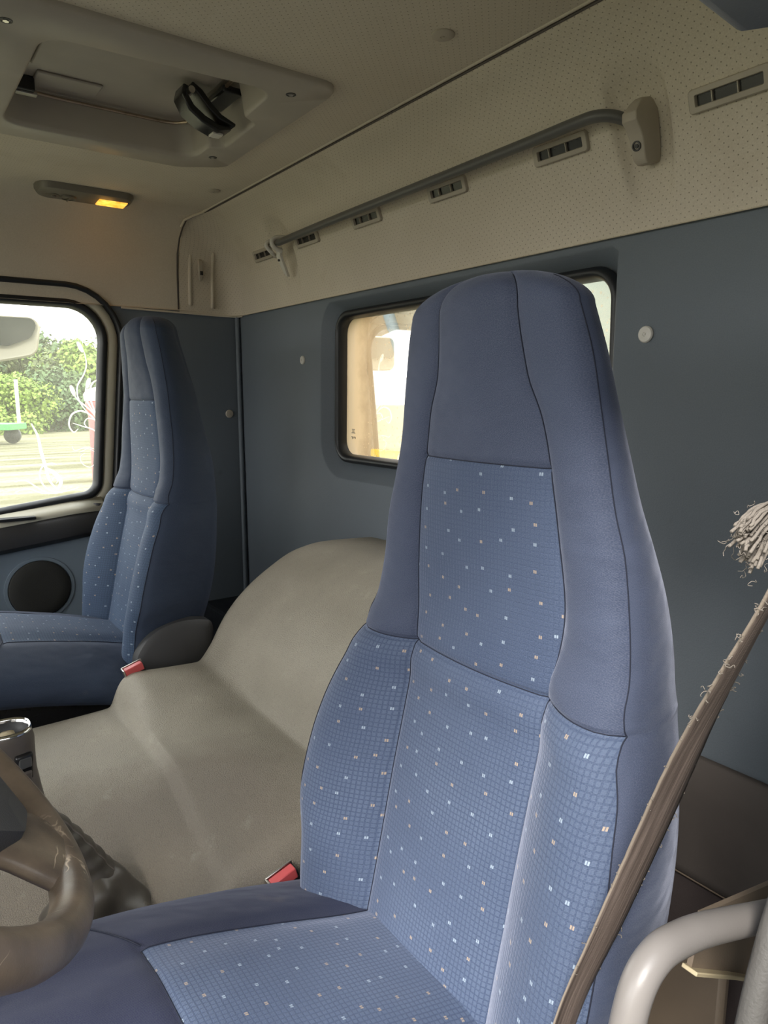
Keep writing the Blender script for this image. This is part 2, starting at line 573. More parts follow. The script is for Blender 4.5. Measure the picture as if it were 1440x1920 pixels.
def catmull(P, n=8, closed=False):
    P = [Vector(p) for p in P]
    out = []
    N = len(P)
    segs = N if closed else N - 1
    for i in range(segs):
        if closed:
            a, b, c, d = P[(i - 1) % N], P[i], P[(i + 1) % N], P[(i + 2) % N]
        else:
            a, b, c, d = P[max(i - 1, 0)], P[i], P[i + 1], P[min(i + 2, N - 1)]
        for k in range(n):
            t = k / n
            out.append(0.5 * ((2 * b) + (c - a) * t + (2 * a - 5 * b + 4 * c - d) * t * t + (3 * b - a - 3 * c + d) * t ** 3))
    if not closed:
        out.append(P[-1])
    return out


def tube_geo(path, r, n=10, closed=False, g=None, up=(0, 0, 1), flat=1.0):
    g = g or Geo()
    path = [Vector(p) for p in path]
    N = len(path)
    V, F, UV = [], [], []
    prevn = None
    L = 0
    for i, p in enumerate(path):
        a = path[(i - 1) % N] if (closed or i > 0) else p
        b = path[(i + 1) % N] if (closed or i < N - 1) else p
        t = (b - a).normalized()
        if prevn is None:
            ref = Vector(up)
            if abs(t.dot(ref)) > 0.95:
                ref = Vector((1, 0, 0))
            nn = (ref - t * t.dot(ref)).normalized()
        else:
            nn = (prevn - t * t.dot(prevn)).normalized()
        prevn = nn
        bb = t.cross(nn)
        rr = r[i] if isinstance(r, (list, tuple, np.ndarray)) else r
        if i > 0:
            L += (p - path[i - 1]).length
        for k in range(n):
            q = 2 * PI * k / n
            V.append(p + nn * (math.cos(q) * rr * flat) + bb * (math.sin(q) * rr))
            UV.append((k / n * 2 * PI * rr, L))
    segs = N if closed else N - 1
    for i in range(segs):
        for k in range(n):
            a = i * n + k
            b = i * n + (k + 1) % n
            c = ((i + 1) % N) * n + (k + 1) % n
            d = ((i + 1) % N) * n + k
            F.append((a, b, c, d))
    if not closed:
        F.append(tuple(range(n - 1, -1, -1)))
        F.append(tuple((N - 1) * n + k for k in range(n)))
    return g.add(V, F, UV)


def tube(name, path, r, mat, parent=None, n=10, closed=False, smooth_n=0, **kw):
    if smooth_n:
        path = catmull(path, smooth_n, closed)
    return tube_geo(path, r, n, closed).mk(name, mat, parent, angle=60, **kw)


def lathe_geo(profile, centre, axis, n=24, g=None):
    """profile: list of (radius, height along axis)"""
    g = g or Geo()
    ax = Vector(axis).normalized()
    ref = Vector((0, 0, 1)) if abs(ax.z) < 0.9 else Vector((1, 0, 0))
    e1 = (ref - ax * ax.dot(ref)).normalized()
    e2 = ax.cross(e1)
    c = Vector(centre)
    V, F = [], []
    for r, h in profile:
        for k in range(n):
            q = 2 * PI * k / n
            V.append(c + ax * h + e1 * (math.cos(q) * r) + e2 * (math.sin(q) * r))
    for i in range(len(profile) - 1):
        for k in range(n):
            F.append((i * n + k, i * n + (k + 1) % n, (i + 1) * n + (k + 1) % n, (i + 1) * n + k))
    F.append(tuple(range(n - 1, -1, -1)))
    F.append(tuple((len(profile) - 1) * n + k for k in range(n)))
    return g.add(V, F)


def round_poly(pts, radii, n=6):
    """closed 2-D polygon with rounded corners"""
    out = []
    N = len(pts)
    for i in range(N):
        p = np.array(pts[i], float)
        a = np.array(pts[(i - 1) % N], float) - p
        b = np.array(pts[(i + 1) % N], float) - p
        la, lb = np.linalg.norm(a), np.linalg.norm(b)
        a /= la
        b /= lb
        r = radii[i] if isinstance(radii, (list, tuple)) else radii
        ang = math.acos(max(-1, min(1, float(a @ b))))
        if r <= 0 or abs(ang - PI) < 0.05:
            out.append(tuple(p))
            continue
        d = min(r / math.tan(ang / 2), 0.49 * la, 0.49 * lb)
        r2 = d * math.tan(ang / 2)
        m = (a + b) / np.linalg.norm(a + b)
        c = p + m * (r2 / math.sin(ang / 2))
        s, e_ = p + a * d, p + b * d
        t0 = math.atan2(*(s - c)[::-1])
        t1 = math.atan2(*(e_ - c)[::-1])
        dt = (t1 - t0 + PI) % (2 * PI) - PI
        for k in range(n + 1):
            t = t0 + dt * k / n
            out.append((c[0] + r2 * math.cos(t), c[1] + r2 * math.sin(t)))
    return out


def offset_loop(loop, d):
    """outward offset of a closed 2-D loop"""
    P = np.array(loop)
    area = 0.5 * np.sum(P[:, 0] * np.roll(P[:, 1], -1) - np.roll(P[:, 0], -1) * P[:, 1])
    T = np.roll(P, -1, 0) - np.roll(P, 1, 0)
    T /= np.linalg.norm(T, axis=1)[:, None]
    Nn = np.stack([T[:, 1], -T[:, 0]], 1)
    if area < 0:
        Nn = -Nn
    return [tuple(x) for x in P + Nn * d]


def ring_strip(loops3):
    """loft between closed 3-D loops with equal counts"""
    g = Geo()
    n = len(loops3[0])
    V = [p for L in loops3 for p in L]
    F = []
    for i in range(len(loops3) - 1):
        for k in range(n):
            F.append((i * n + k, i * n + (k + 1) % n, (i + 1) * n + (k + 1) % n, (i + 1) * n + k))
    return g.add(V, F)


def ray_rect(loop, x0, x1, y0, y1):
    """outer rectangle points matched one to one to the loop"""
    c = np.mean(np.array(loop), axis=0)
    out = []
    for p in loop:
        d = np.array(p) - c
        t = 1e9
        if d[0] > 1e-9: t = min(t, (x1 - c[0]) / d[0])
        if d[0] < -1e-9: t = min(t, (x0 - c[0]) / d[0])
        if d[1] > 1e-9: t = min(t, (y1 - c[1]) / d[1])
        if d[1] < -1e-9: t = min(t, (y0 - c[1]) / d[1])
        out.append(c + d * t)
    # snap the nearest point to each rectangle corner
    for cx, cy in ((x0, y0), (x0, y1), (x1, y0), (x1, y1)):
        j = min(range(len(out)), key=lambda i: (out[i][0] - cx) ** 2 + (out[i][1] - cy) ** 2)
        out[j] = np.array((cx, cy))
    return [tuple(p) for p in out]


def densify(loop, maxlen):
    out = []
    N = len(loop)
    for i in range(N):
        a, b = np.array(loop[i]), np.array(loop[(i + 1) % N])
        k = max(1, int(math.ceil(np.linalg.norm(b - a) / maxlen)))
        for j in range(k):
            out.append(tuple(a + (b - a) * j / k))
    return out


def grid_faces(nr, nc, wrap=False):
    F = []
    for i in range(nr - 1):
        for j in range(nc if wrap else nc - 1):
            j2 = (j + 1) % nc
            F.append((i * nc + j, i * nc + j2, (i + 1) * nc + j2, (i + 1) * nc + j))
    return F


def sstep(a, b, x):
    t = min(1, max(0, (x - a) / (b - a)))
    return t * t * (3 - 2 * t)


def spl(xs, ys):
    """smooth monotone-ish cubic through a table"""
    xs = np.array(xs, float)
    ys = np.array(ys, float)
    d = np.diff(ys) / np.diff(xs)
    m = np.zeros(len(xs))
    m[0], m[-1] = d[0], d[-1]
    for i in range(1, len(xs) - 1):
        m[i] = 0 if d[i - 1] * d[i] <= 0 else 2 * d[i - 1] * d[i] / (d[i - 1] + d[i])

    def f(x):
        x = min(max(x, xs[0]), xs[-1])
        i = min(max(int(np.searchsorted(xs, x)) - 1, 0), len(xs) - 2)
        h = xs[i + 1] - xs[i]
        t = (x - xs[i]) / h
        return float((2 * t ** 3 - 3 * t * t + 1) * ys[i] + (t ** 3 - 2 * t * t + t) * h * m[i] + (-2 * t ** 3 + 3 * t * t) * ys[i + 1] + (t ** 3 - t * t) * h * m[i + 1])
    return f


def add_structure(o):
    o['kind'] = 'structure'
    return o


#@@SHELL
# ================================================================== cab shell
X_L, X_R = 0.07, 2.10
Y_B, Y_F = -0.955, 1.15
CEIL = 1.70

# floor
g = Geo().box((X_L, Y_B, -0.03), (X_R, 1.12, 0.0))
add_structure(g.mk('floor', M['purple'], bevel=0))

# rear wall, with the window hole
win_loop = densify(round_poly([(0.727, 1.040), (1.566, 1.040), (1.556, 1.394), (0.735, 1.394)], 0.045, 8), 0.05)
rec_loop = offset_loop(win_loop, 0.052)
rec_loop = [(max(x, 0.7125), min(z, 1.428)) for x, z in rec_loop]
outer = ray_rect(rec_loop, X_L, X_R + 0.002, 0.0, 1.455)
L3 = lambda lp, y: [(p[0], y, p[1]) for p in lp]
mid1 = [((a[0] * 0.62 + b[0] * 0.38), (a[1] * 0.62 + b[1] * 0.38)) for a, b in zip(rec_loop, win_loop)]
g = ring_strip([L3(outer, Y_B), L3(rec_loop, Y_B), L3(offset_loop(rec_loop, -0.004), Y_B - 0.003), L3(mid1, Y_B - 0.022), L3(offset_loop(win_loop, 0.006), Y_B - 0.040), L3(offset_loop(win_loop, 0.006), Y_B - 0.075)])
wall_rear = add_structure(g.mk('wall_rear', M['wall'], angle=60))
# outer body panel above the rear wall
box_o = Geo().box((X_L, Y_B - 0.055, 1.462), (X_R, Y_B - 0.045, 1.80)).mk('trim_9', M['cream'])
add_structure(box_o)

# rear window: rubber seal and pane
w1 = empty('window_1', (1.16, -0.995, 1.04))
w1['kind'] = 'structure'
g = ring_strip([L3(offset_loop(win_loop, 0.012), Y_B - 0.030), L3(offset_loop(win_loop, 0.009), Y_B - 0.018), L3(offset_loop(win_loop, 0.001), Y_B - 0.014),
                L3(offset_loop(win_loop, -0.006), Y_B - 0.022), L3(offset_loop(win_loop, -0.009), Y_B - 0.040), L3(offset_loop(win_loop, -0.009), Y_B - 0.05)])
g.mk('rubber_seal', M['rubber'], w1)
gl = offset_loop(win_loop, 0.004)
mk('pane', L3(gl, -0.999), [tuple(range(len(gl)))], M['rear_glass'], w1, smooth=False)
# small printed mark on the pane
g = Geo()
for (a, b, c, d) in ((1.515, 1.112, 1.528, 1.1135), (1.513, 1.103, 1.530, 1.1045), (1.518, 1.105, 1.5195, 1.111), (1.524, 1.105, 1.5255, 1.111), (1.512, 1.093, 1.520, 1.0945), (1.512, 1.089, 1.5135, 1.094), (1.5185, 1.089, 1.520, 1.094), (1.523, 1.093, 1.531, 1.0945), (1.5262, 1.088, 1.5277, 1.094)):
    g.box((a, -0.9975, b), (c, -0.9970, d))
g.mk('printed_mark', M['dark'], w1, smooth=False)

# passenger side wall with the door window hole
dwin = densify(round_poly([(0.52, 0.800), (0.44, 1.436), (-0.549, 1.436), (-0.501, 0.928), (-0.44, 0.9205)], [0.06, 0.07, 0.085, 0.055, 0.0], 8), 0.06)
cut = offset_loop(dwin, 0.058)
outer = ray_rect(cut, Y_B, Y_F, 0.0, 1.55)
S3 = lambda lp, x: [(x, p[0], p[1]) for p in lp]
cut = [(a, min(b, 1.462)) for a, b in cut]
g = ring_strip([S3(outer, X_R), S3(cut, X_R), S3(cut, X_R + 0.06)])
add_structure(g.mk('wall_right', M['wall'], angle=50))

# passenger door (closed): frame, seals, trim
door = empty('door_1', (2.10, 0.0, 0.2))
door['kind'] = 'structure'
dl = lambda d: offset_loop(dwin, d)
ring_strip([S3(dl(0.062), 2.108), S3(dl(0.062), 2.092), S3(dl(0.057), 2.087), S3(dl(0.051), 2.089), S3(dl(0.048), 2.098), S3(dl(0.048), 2.118)]).mk('outer_seal', M['rubber'], door)
ring_strip([S3(dl(0.050), 2.112), S3(dl(0.046), 2.103), S3(dl(0.024), 2.101), S3(dl(0.016), 2.112)]).mk('painted_frame', M['cream'], door)
ring_strip([S3(dl(0.020), 2.115), S3(dl(0.018), 2.098), S3(dl(0.010), 2.094), S3(dl(0.002), 2.100), S3(dl(-0.004), 2.112), S3(dl(-0.004), 2.122)]).mk('glass_seal', M['rubber'], door)
# window 2: pane with the swirl film
w2 = empty('window_2', (2.116, 0.0, 0.8))
w2['kind'] = 'structure'
mk('pane', S3(dl(0.0), 2.1165), [tuple(range(len(dwin)))], M['side_glass'], w2, smooth=False)


def flat_stroke(g, pts, w, x=2.1135, n=8, taper=True):
    P = catmull([(x, a, b) for a, b in pts], n)
    V, F = [], []
    N = len(P)
    for i, p in enumerate(P):
        t = (P[min(i + 1, N - 1)] - P[max(i - 1, 0)]).normalized()
        nn = Vector((0, -t.z, t.y))
        ww = w * (0.35 + 0.65 * math.sin(PI * (i + 0.6) / (N + 0.2))) if taper else w
        V += [p + nn * ww / 2, p - nn * ww / 2, p + nn * ww / 2 + Vector((0.0006, 0, 0)), p - nn * ww / 2 + Vector((0.0006, 0, 0))]
        if i:
            a = (i - 1) * 4
            b = i * 4
            F += [(a, a + 1, b + 1, b), (a + 2, b + 2, b + 3, a + 3), (a, b, b + 2, a + 2), (a + 1, a + 3, b + 3, b + 1)]
    g.add(V, F)


def dpx(px, py):
    """a place on the door glass, from a sketch of the swirls (metres)"""
    return (-0.299 - 0.00131 * px + (0.00016 * (py - 740) * 0.0), 1.432 - (py - 568) * (0.001372 - 0.0000007 * 0) + px * 0.00007)


g = Geo()
sw = [
    ([(142, 645), (152, 660), (155, 685), (148, 705), (135, 725), (133, 745), (140, 765), (155, 785), (170, 800)], 0.006),
    ([(124, 730), (130, 750), (145, 765), (160, 780), (172, 800), (178, 830)], 0.006),
    ([(158, 718), (150, 735), (152, 758), (165, 785), (175, 820)], 0.006),
    ([(183, 725), (176, 717), (163, 725), (158, 748), (166, 780), (178, 815)], 0.007),
    ([(130, 812), (120, 818), (112, 802), (120, 782), (140, 777), (160, 790), (174, 815), (180, 845)], 0.007),
    ([(148, 810), (143, 802), (150, 793), (163, 796), (174, 810)], 0.005),
    ([(120, 800), (140, 808), (158, 815), (172, 825), (184, 832)], 0.005),
    ([(115, 845), (120, 855), (140, 852), (160, 856), (172, 870)], 0.003),
    ([(130, 860), (145, 855), (160, 862), (163, 880), (150, 892), (135, 885), (130, 870), (140, 862)], 0.003),
    ([(40, 795), (50, 820), (54, 850), (60, 880), (66, 910), (80, 930)], 0.012),
    ([(82, 880), (72, 876), (56, 880), (48, 895), (52, 915), (66, 930), (90, 936), (120, 932)], 0.006),
    ([(70, 912), (76, 905), (82, 912), (78, 918)], 0.004),
    ([(0, 905), (20, 905), (40, 920), (60, 934), (90, 938)], 0.005),
    ([(0, 925), (25, 922), (50, 934), (80, 938)], 0.004),
    ([(60, 885), (75, 895), (88, 915), (80, 930)], 0.016),
]
for pts, w in sw:
    flat_stroke(g, [dpx(*p) for p in pts], w * 0.7)
for bx, by, ang in ((145, 650, 0.6), (124, 735, 0.4), (156, 722, -0.4)):
    c = dpx(bx, by)
    flat_stroke(g, [(c[0] + 0.012 * math.sin(ang), c[1] + 0.014), c, (c[0] - 0.010 * math.sin(ang), c[1] - 0.014)], 0.012)
g.mk('swirl_film', M['frost'], w2, smooth=False)

# door card below the window
g = Geo().box((2.070, -0.487, 0.10), (2.112, 1.1, 0.86))
g.mk('door_card', M['doorblue'], door, bevel=0.010, bseg=3)
# window sill ledge (cream top, dark belt)
V = []
prof_sill = [(2.108, 0.905), (2.100, 0.912), (2.072, 0.893), (2.060, 0.880)]
g = Geo()
for yy, dz in ((-0.515, 0.0), (-0.43, -0.004), (1.08, -0.165)):
    g.v += [(x, yy, z + dz) for x, z in prof_sill]
g.f = grid_faces(3, 4)
g.uv = [(0, 0)] * len(g.v)
g.mk('window_sill', M['cream'], door, solid=0.003)
g = Geo()
belt_prof = [(2.108, 0.892), (2.068, 0.888), (2.050, 0.872), (2.040, 0.850), (2.042, 0.826), (2.062, 0.812), (2.108, 0.810)]
for yy, dz, dx in ((-0.508, 0.0, 0.02), (-0.495, 0.0, 0.005), (-0.40, -0.010, 0.0), (1.08, -0.165, 0.0)):
    g.v += [(min(x + dx, 2.108), yy, z + dz) for x, z in belt_prof]
g.f = grid_faces(4, 7) + [tuple(range(7))]
g.uv = [(0, 0)] * len(g.v)
g.mk('armrest', M['dark'], door, angle=50)
box('latch_trim', (2.052, -0.335, 0.872), (2.085, -0.24, 0.880), M['rubber'], door, bevel=0.002)
# rear edge moulding of the door
tube('edge_moulding', [(2.085, -0.500, 0.895), (2.075, -0.494, 0.86), (2.070, -0.483, 0.80), (2.070, -0.476, 0.70), (2.070, -0.472, 0.55), (2.072, -0.468, 0.2)], 0.014, M['dark'], door, smooth_n=5)
# loudspeaker grille
sp = lathe_geo([(0.078, -0.012), (0.078, 0.006), (0.074, 0.010), (0.050, 0.012), (0.001, 0.012)], (2.072, -0.333, 0.678), (-1, 0, 0), 40).mk('speaker_grille', M['speaker'], door, angle=50)
lathe_geo([(0.090, -0.004), (0.088, 0.004), (0.080, 0.0045), (0.078, -0.004)], (2.071, -0.333, 0.678), (-1, 0, 0), 40).mk('speaker_surround', M['doorblue'], sp, angle=50)

# thin vertical moulding in the rear corner
tr = tube('trim_1', [(2.088, -0.945, 1.45), (2.088, -0.945, 1.1), (2.086, -0.944, 0.8), (2.084, -0.943, 0.545)], 0.007, M['wall'])
add_structure(tr)

# driver side: body wall behind the door opening, pillar and header, sill
g = Geo().box((0.055, Y_B, 0.0), (X_L, -0.30, 1.80)).box((0.055, -0.30, 1.62), (X_L, 1.12, 1.80)).box((0.055, -0.30, -0.03), (X_L, 1.12, 0.20)).box((0.055, 1.02, 0.2), (X_L, 1.15, 1.62))
add_structure(g.mk('wall_left', M['wall'], bevel=0))
# front: bulkhead, pillars, header round the windscreen
g = Geo().box((X_L, 1.12, 0.0), (X_R, 1.15, 0.90)).box((X_L, 1.10, 1.66), (X_R, 1.15, 1.80)).box((X_L, 1.10, 0.9), (X_L + 0.08, 1.15, 1.66)).box((X_R - 0.08, 1.10, 0.9), (X_R, 1.15, 1.66))
add_structure(g.mk('wall_front', M['wall'], bevel=0))
g = Geo()
V = []
for x in (X_L + 0.01, X_R - 0.06):
    V += [(x, 1.11, 0.93), (x, 0.90, 0.95), (x, 0.78, 0.93), (x, 0.70, 0.86), (x, 0.72, 0.5), (x, 0.90, 0.2)]
g.add(V, grid_faces(2, 6))
add_structure(g.mk('trim_2', M['dark'], angle=40, solid=0.01))

# ceiling: flat field with the hatch hole, rolled down at both sides
HX0, HX1, HY0, HY1 = 1.085, 1.575, -0.655, 0.03
ox = [(X_L + 0.03, -0.815), (1.965, -0.815), (1.965, 1.10), (X_L + 0.03, 1.10)]
hole = densify(round_poly([(HX0, HY0), (HX1, HY0), (HX1, HY1), (HX0, HY1)], 0.03, 4), 0.08)
outer = ray_rect(hole, X_L + 0.03, 1.965, -0.815, 1.10)
up3 = lambda lp, z: [(p[0], p[1], z) for p in lp]
g = ring_strip([up3(outer, CEIL), up3(hole, CEIL)])
roll = [(1.965, CEIL), (2.02, 1.692), (2.058, 1.670), (2.082, 1.630), (2.094, 1.560), (2.100, 1.447), (2.094, 1.443)]
ys = np.linspace(-0.815, 1.10, 12)
k0 = len(g.v)
V = [(x, y, z) for y in ys for x, z in roll]
arc = [0]
for a, b in zip(roll, roll[1:]):
    arc.append(arc[-1] + math.hypot(b[0] - a[0], b[1] - a[1]))
UVr = [(1.965 + arc[j], y) for y in ys for j in range(len(roll))]
g.uv = [(p[0], p[1]) for p in g.v]
g.add(V, grid_faces(len(ys), len(roll)), UVr)
roll2 = [(X_L + 0.03, CEIL), (X_L + 0.01, 1.69), (X_L, 1.66), (X_L, 1.60)]
g.add([(x, y, z) for y in ys for x, z in roll2], grid_faces(len(ys), 4), [(x, y) for y in ys for x, z in roll2])
nflat = len(hole)
ceiling = add_structure(g.mk('ceiling', [M['head'], M['headplain']], angle=40, midx=[0] * nflat + [1] * (len(g.f) - nflat)))
# roof skin above
sk = Geo()
outer2 = ray_rect(hole, X_L - 0.02, X_R + 0.05, Y_B - 0.07, 1.16)
ring_strip([up3(outer2, 1.80), up3(hole, 1.80)]).mk('trim_3', M['cream'], smooth=False, solid=0.004)['kind'] = 'structure'

# rear headliner moulding: profile swept along the rear wall and round the corner
PROF = [(0.006, 1.4355), (0.0, 1.4385), (0.004, 1.47), (0.007, 1.50), (0.013, 1.53), (0.020, 1.56), (0.031, 1.59), (0.047, 1.62), (0.065, 1.645), (0.087, 1.665), (0.112, 1.683), (0.135, 1.6935), (0.140, 1.697), (0.139, 1.704), (0.120, 1.722)]
PROF2 = []
for a, b in zip(PROF, PROF[1:]):
    k_ = 3 if b[1] - a[1] > 0.02 else (2 if b[1] - a[1] > 0.01 else 1)
    for q in range(k_):
        PROF2.append((a[0] + (b[0] - a[0]) * q / k_, a[1] + (b[1] - a[1]) * q / k_))
PROF2.append(PROF[-1])
PROF = PROF2
g = Geo()
rows = []
uvr = []
al = 0
for j, (d, z) in enumerate(PROF):
    if j: al += math.hypot(d - PROF[j - 1][0], z - PROF[j - 1][1])
    yr = -0.952 + d
    xr = 2.097 - d * 0.55 - (0.004 if z > 1.6 else 0)
    r = 0.05 + d * 0.25
    xs_ = sorted(set(list(np.linspace(X_L, xr - r, 40)) + list(np.linspace(0.56, 0.77, 36)) + list(np.linspace(1.66, 1.83, 24))))
    row = [(x, yr, z) for x in xs_]
    for k in range(1, 9):
        t = PI / 2 * k / 8
        row.append((xr - r + r * math.sin(t), yr + r - r * math.cos(t), z))
    row += [(xr, y, z) for y in np.linspace(yr + r, -0.768, 8)[1:]]
    L = 0
    uvrow = [(row[0][0], al)]
    for a, b in zip(row, row[1:]):
        L += math.hypot(b[0] - a[0], b[1] - a[1])
        uvrow.append((row[0][0] + L, al))
    uvr += uvrow
    # moulded pockets round the two rail brackets: arched top, fading out downward
    out = []
    for x, y, zz in row:
        for bx in (0.668, 1.742):
            if abs(x - bx) < 0.09 and y < -0.80:
                half = 0.040 - 0.030 * sstep(1.60, 1.44, zz) * (1 if x > bx else 0.0)
                arch = sstep(1.655, 1.625, zz + 6.0 * (x - bx) ** 2)
                side = sstep(half + 0.012, half - 0.006, abs(x - bx))
                y -= 0.018 * side * arch * sstep(1.437, 1.56, zz)
        out.append((x, y, zz))
    rows += out
nc = len(row)
V = rows
rear_head = g.add([tuple(p) for p in V], grid_faces(len(PROF), nc), uvr).mk('trim_4', M['head'], angle=60)
add_structure(rear_head)
# dark joint where the moulding meets the ceiling, and its closed front end
jl = [(x, -0.8105, 1.6985) for x in np.linspace(0.1, 1.93, 20)] + [(1.975, -0.805, 1.697), (2.005, -0.79, 1.692), (2.022, -0.772, 1.682), (2.035, -0.766, 1.665), (2.062, -0.765, 1.64), (2.085, -0.765, 1.60), (2.093, -0.765, 1.55), (2.095, -0.765, 1.50), (2.096, -0.765, 1.447)]
add_structure(tube('trim_5', jl, 0.0022, M['darkbrown'], n=6))
jl2 = [(x, -0.8145, 1.7010) for x in np.linspace(0.1, 1.93, 20)]
add_structure(tube('trim_6', [(x, y + 0.0065, z + 0.0028) for x, y, z in jl[:20]] + [(x, y + 0.006, z - 0.001) for x, y, z in jl[20:24]], 0.0035, M['headplain'], n=8))
# cap of moulding lower edge
add_structure(tube('trim_7', [(2.060, -0.950, 1.4350), (2.085, -0.942, 1.4350), (2.093, -0.90, 1.4350), (2.094, -0.60, 1.4400)], 0.0028, M['headplain'], n=6))

#@@UPPER
# ================================================================== fittings high up
# air outlets
def outlet(xc, label, w=0.108, h=0.030, first=None):
    # local frame on the moulding: x along the wall, leaning back upward
    y0, z0 = -0.9225, 1.580
    e = empty('air_vent', (xc, y0, z0), label, 'vent', 'air vents along the rear headliner')
    lean = math.atan2(0.22, 1)
    mt = Matrix.Translation((xc, y0 + 0.002, z0)) @ Matrix.Rotation(-0.33, 4, 'X')
    fr = round_poly([(-w / 2, -h / 2), (w / 2, -h / 2), (w / 2, h / 2), (-w / 2, h / 2)], 0.006, 4)
    inn = round_poly([(-w / 2 + 0.010, -h / 2 + 0.0085), (w / 2 - 0.010, -h / 2 + 0.0085), (w / 2 - 0.010, h / 2 - 0.0085), (-w / 2 + 0.010, h / 2 - 0.0085)], 0.0012, 4)
    T = lambda lp, d: [tuple(mt @ Vector((p[0], d, p[1]))) for p in lp]
    ring_strip([T(fr, -0.006), T(fr, 0.001), T(offset_loop(fr, -0.0015), 0.0025), T(offset_loop(inn, 0.001), 0.0025), T(inn, 0.001), T(inn, -0.005)]).mk('frame', M['beige'], e, angle=45)
    lp = offset_loop(inn, 0.002)
    mk('opening', T(lp, -0.003), [tuple(range(len(lp)))], M['black'], e, smooth=False)
    for s in (-0.012, 0.022):
        g = Geo()
        g.box((s - 0.0007, -0.004, -h / 2 + 0.008), (s + 0.0007, 0.001, h / 2 - 0.008), mt)
        g.mk('rib', M['beige'], e, smooth=False)
    return e


vent_labels = [(0.535, 'beige slotted air vent right of the curtain rail bracket, cut by the picture edge'),
               (0.808, 'beige slotted air vent just left of the near rail bracket, under the rail'),
               (1.080, 'beige air vent under the middle of the curtain rail, second from the near bracket'),
               (1.350, 'small beige air vent under the rail, third counting from the near bracket'),
               (1.610, 'small air vent tight beside the far broken rail clip, on its right'),
               (1.853, 'smallest air vent, nearest the far corner, left of the broken rail clip')]
for xc, lb in vent_labels:
    outlet(xc, lb)

# curtain rail
rail = empty('curtain_rail', (1.15, -0.90, 1.585), 'long dark grey curtain rail under the ceiling above the rear window', 'rail')
tube('bar', [(1.700, -0.890, 1.583), (1.4, -0.882, 1.585), (1.1, -0.880, 1.587), (0.85, -0.880, 1.590), (0.745, -0.881, 1.5925), (0.712, -0.884, 1.5925), (0.690, -0.896, 1.589), (0.672, -0.915, 1.580)], 0.0085, M['railgrey'], rail, n=14, smooth_n=6)


def bracket(xc, s):
    mt = Matrix.Translation((xc, -0.925, 1.562)) @ Matrix.Rotation(-0.28, 4, 'X')
    prof = [(0.052, 0.004, 0.007), (0.046, 0.014, 0.011), (0.034, 0.030, 0.0145), (0.022, 0.032, 0.0150), (0.010, 0.024, 0.0145), (-0.004, 0.0185, 0.0140), (-0.020, 0.0175, 0.0135), (-0.034, 0.0155, 0.0125), (-0.042, 0.010, 0.0105), (-0.044, 0.0, 0.0095)]
    g = Geo()
    V = []
    for z, d, w in prof:
        w *= s
        pts = [(-w, -0.020), (-w, d * 0.55), (-w * 0.86, d * 0.93), (0, d), (w * 0.86, d * 0.93), (w, d * 0.55), (w, -0.020)]
        V += [tuple(mt @ Vector((a, b, z * s))) for a, b in pts]
    g.add(V, grid_faces(len(prof), 7) + [tuple(range(7)), tuple(range(len(V) - 1, len(V) - 8, -1))])
    b = g.mk('bracket', M['beige'], rail, bevel=0.0015)
    sc_ = lathe_geo([(0.0068, -0.004), (0.0068, 0.0016), (0.0048, 0.0018), (0.0044, -0.001), (0.0032, -0.001), (0.003, 0.0016), (0.0005, 0.0016)], mt @ Vector((0, 0.0178, -0.013)), mt.to_3x3() @ Vector((0, 1, 0)), 20)
    sc_.mk('screw', M['dark'], b, angle=40)
    return b


bracket(0.660, 0.90)
# far bracket: milky clip left open, with dangling strip
fb = tube('far_clip', [(1.712, -0.925, 1.600), (1.712, -0.895, 1.598), (1.712, -0.878, 1.588), (1.712, -0.882, 1.574), (1.712, -0.905, 1.566)], 0.006, M['clear'], rail, smooth_n=4)
tube('clip_arm', [(1.752, -0.920, 1.598), (1.752, -0.890, 1.594), (1.750, -0.880, 1.582), (1.748, -0.893, 1.568), (1.765, -0.915, 1.562)], 0.0055, M['clear'], rail, smooth_n=4)
tube('clip_bar', [(1.765, -0.895, 1.585), (1.70, -0.892, 1.584)], 0.006, M['lampgrey'], rail)
g = Geo()
V = []
for z, w, y in ((1.578, 0.010, -0.905), (1.556, 0.010, -0.905), (1.535, 0.009, -0.915), (1.515, 0.006, -0.925), (1.508, 0.003, -0.930)):
    V += [(1.733 - w, y, z), (1.733 + w, y, z), (1.733 + w, y - 0.008, z), (1.733 - w, y - 0.008, z)]
g.add(V, grid_faces(5, 4, True) + [(0, 1, 2, 3), (16, 17, 18, 19)])
tg = g.mk('hanging_tab', M['white'], rail, bevel=0.001)
lathe_geo([(0.003, 0), (0.003, 0.0035), (0.0005, 0.0035)], (1.733, -0.9085, 1.546), (0, 1, 0.1), 12).mk('tab_hole', M['black'], tg)

# coat hook on the side of the moulding
hook = empty('coat_hook', (2.075, -0.83, 1.56), 'small beige coat hook on the side headliner in the far corner', 'hook')
g = Geo()
V = []
for z, w, d in ((1.592, 0.005, 0.004), (1.585, 0.008, 0.010), (1.568, 0.008, 0.012), (1.556, 0.007, 0.010), (1.540, 0.0065, 0.009), (1.530, 0.004, 0.004)):
    V += [(2.084, -0.830 - w, z), (2.084 - d, -0.830 - w * 0.8, z), (2.084 - d, -0.830 + w * 0.8, z), (2.084, -0.830 + w, z)]
g.add(V, grid_faces(6, 4, True) + [(0, 1, 2, 3), (20, 21, 22, 23)])
g.mk('body', M['beige'], hook, bevel=0.0015)
box('slot', (2.070, -0.835, 1.546), (2.076, -0.826, 1.557), M['black'], hook, bevel=0.001)
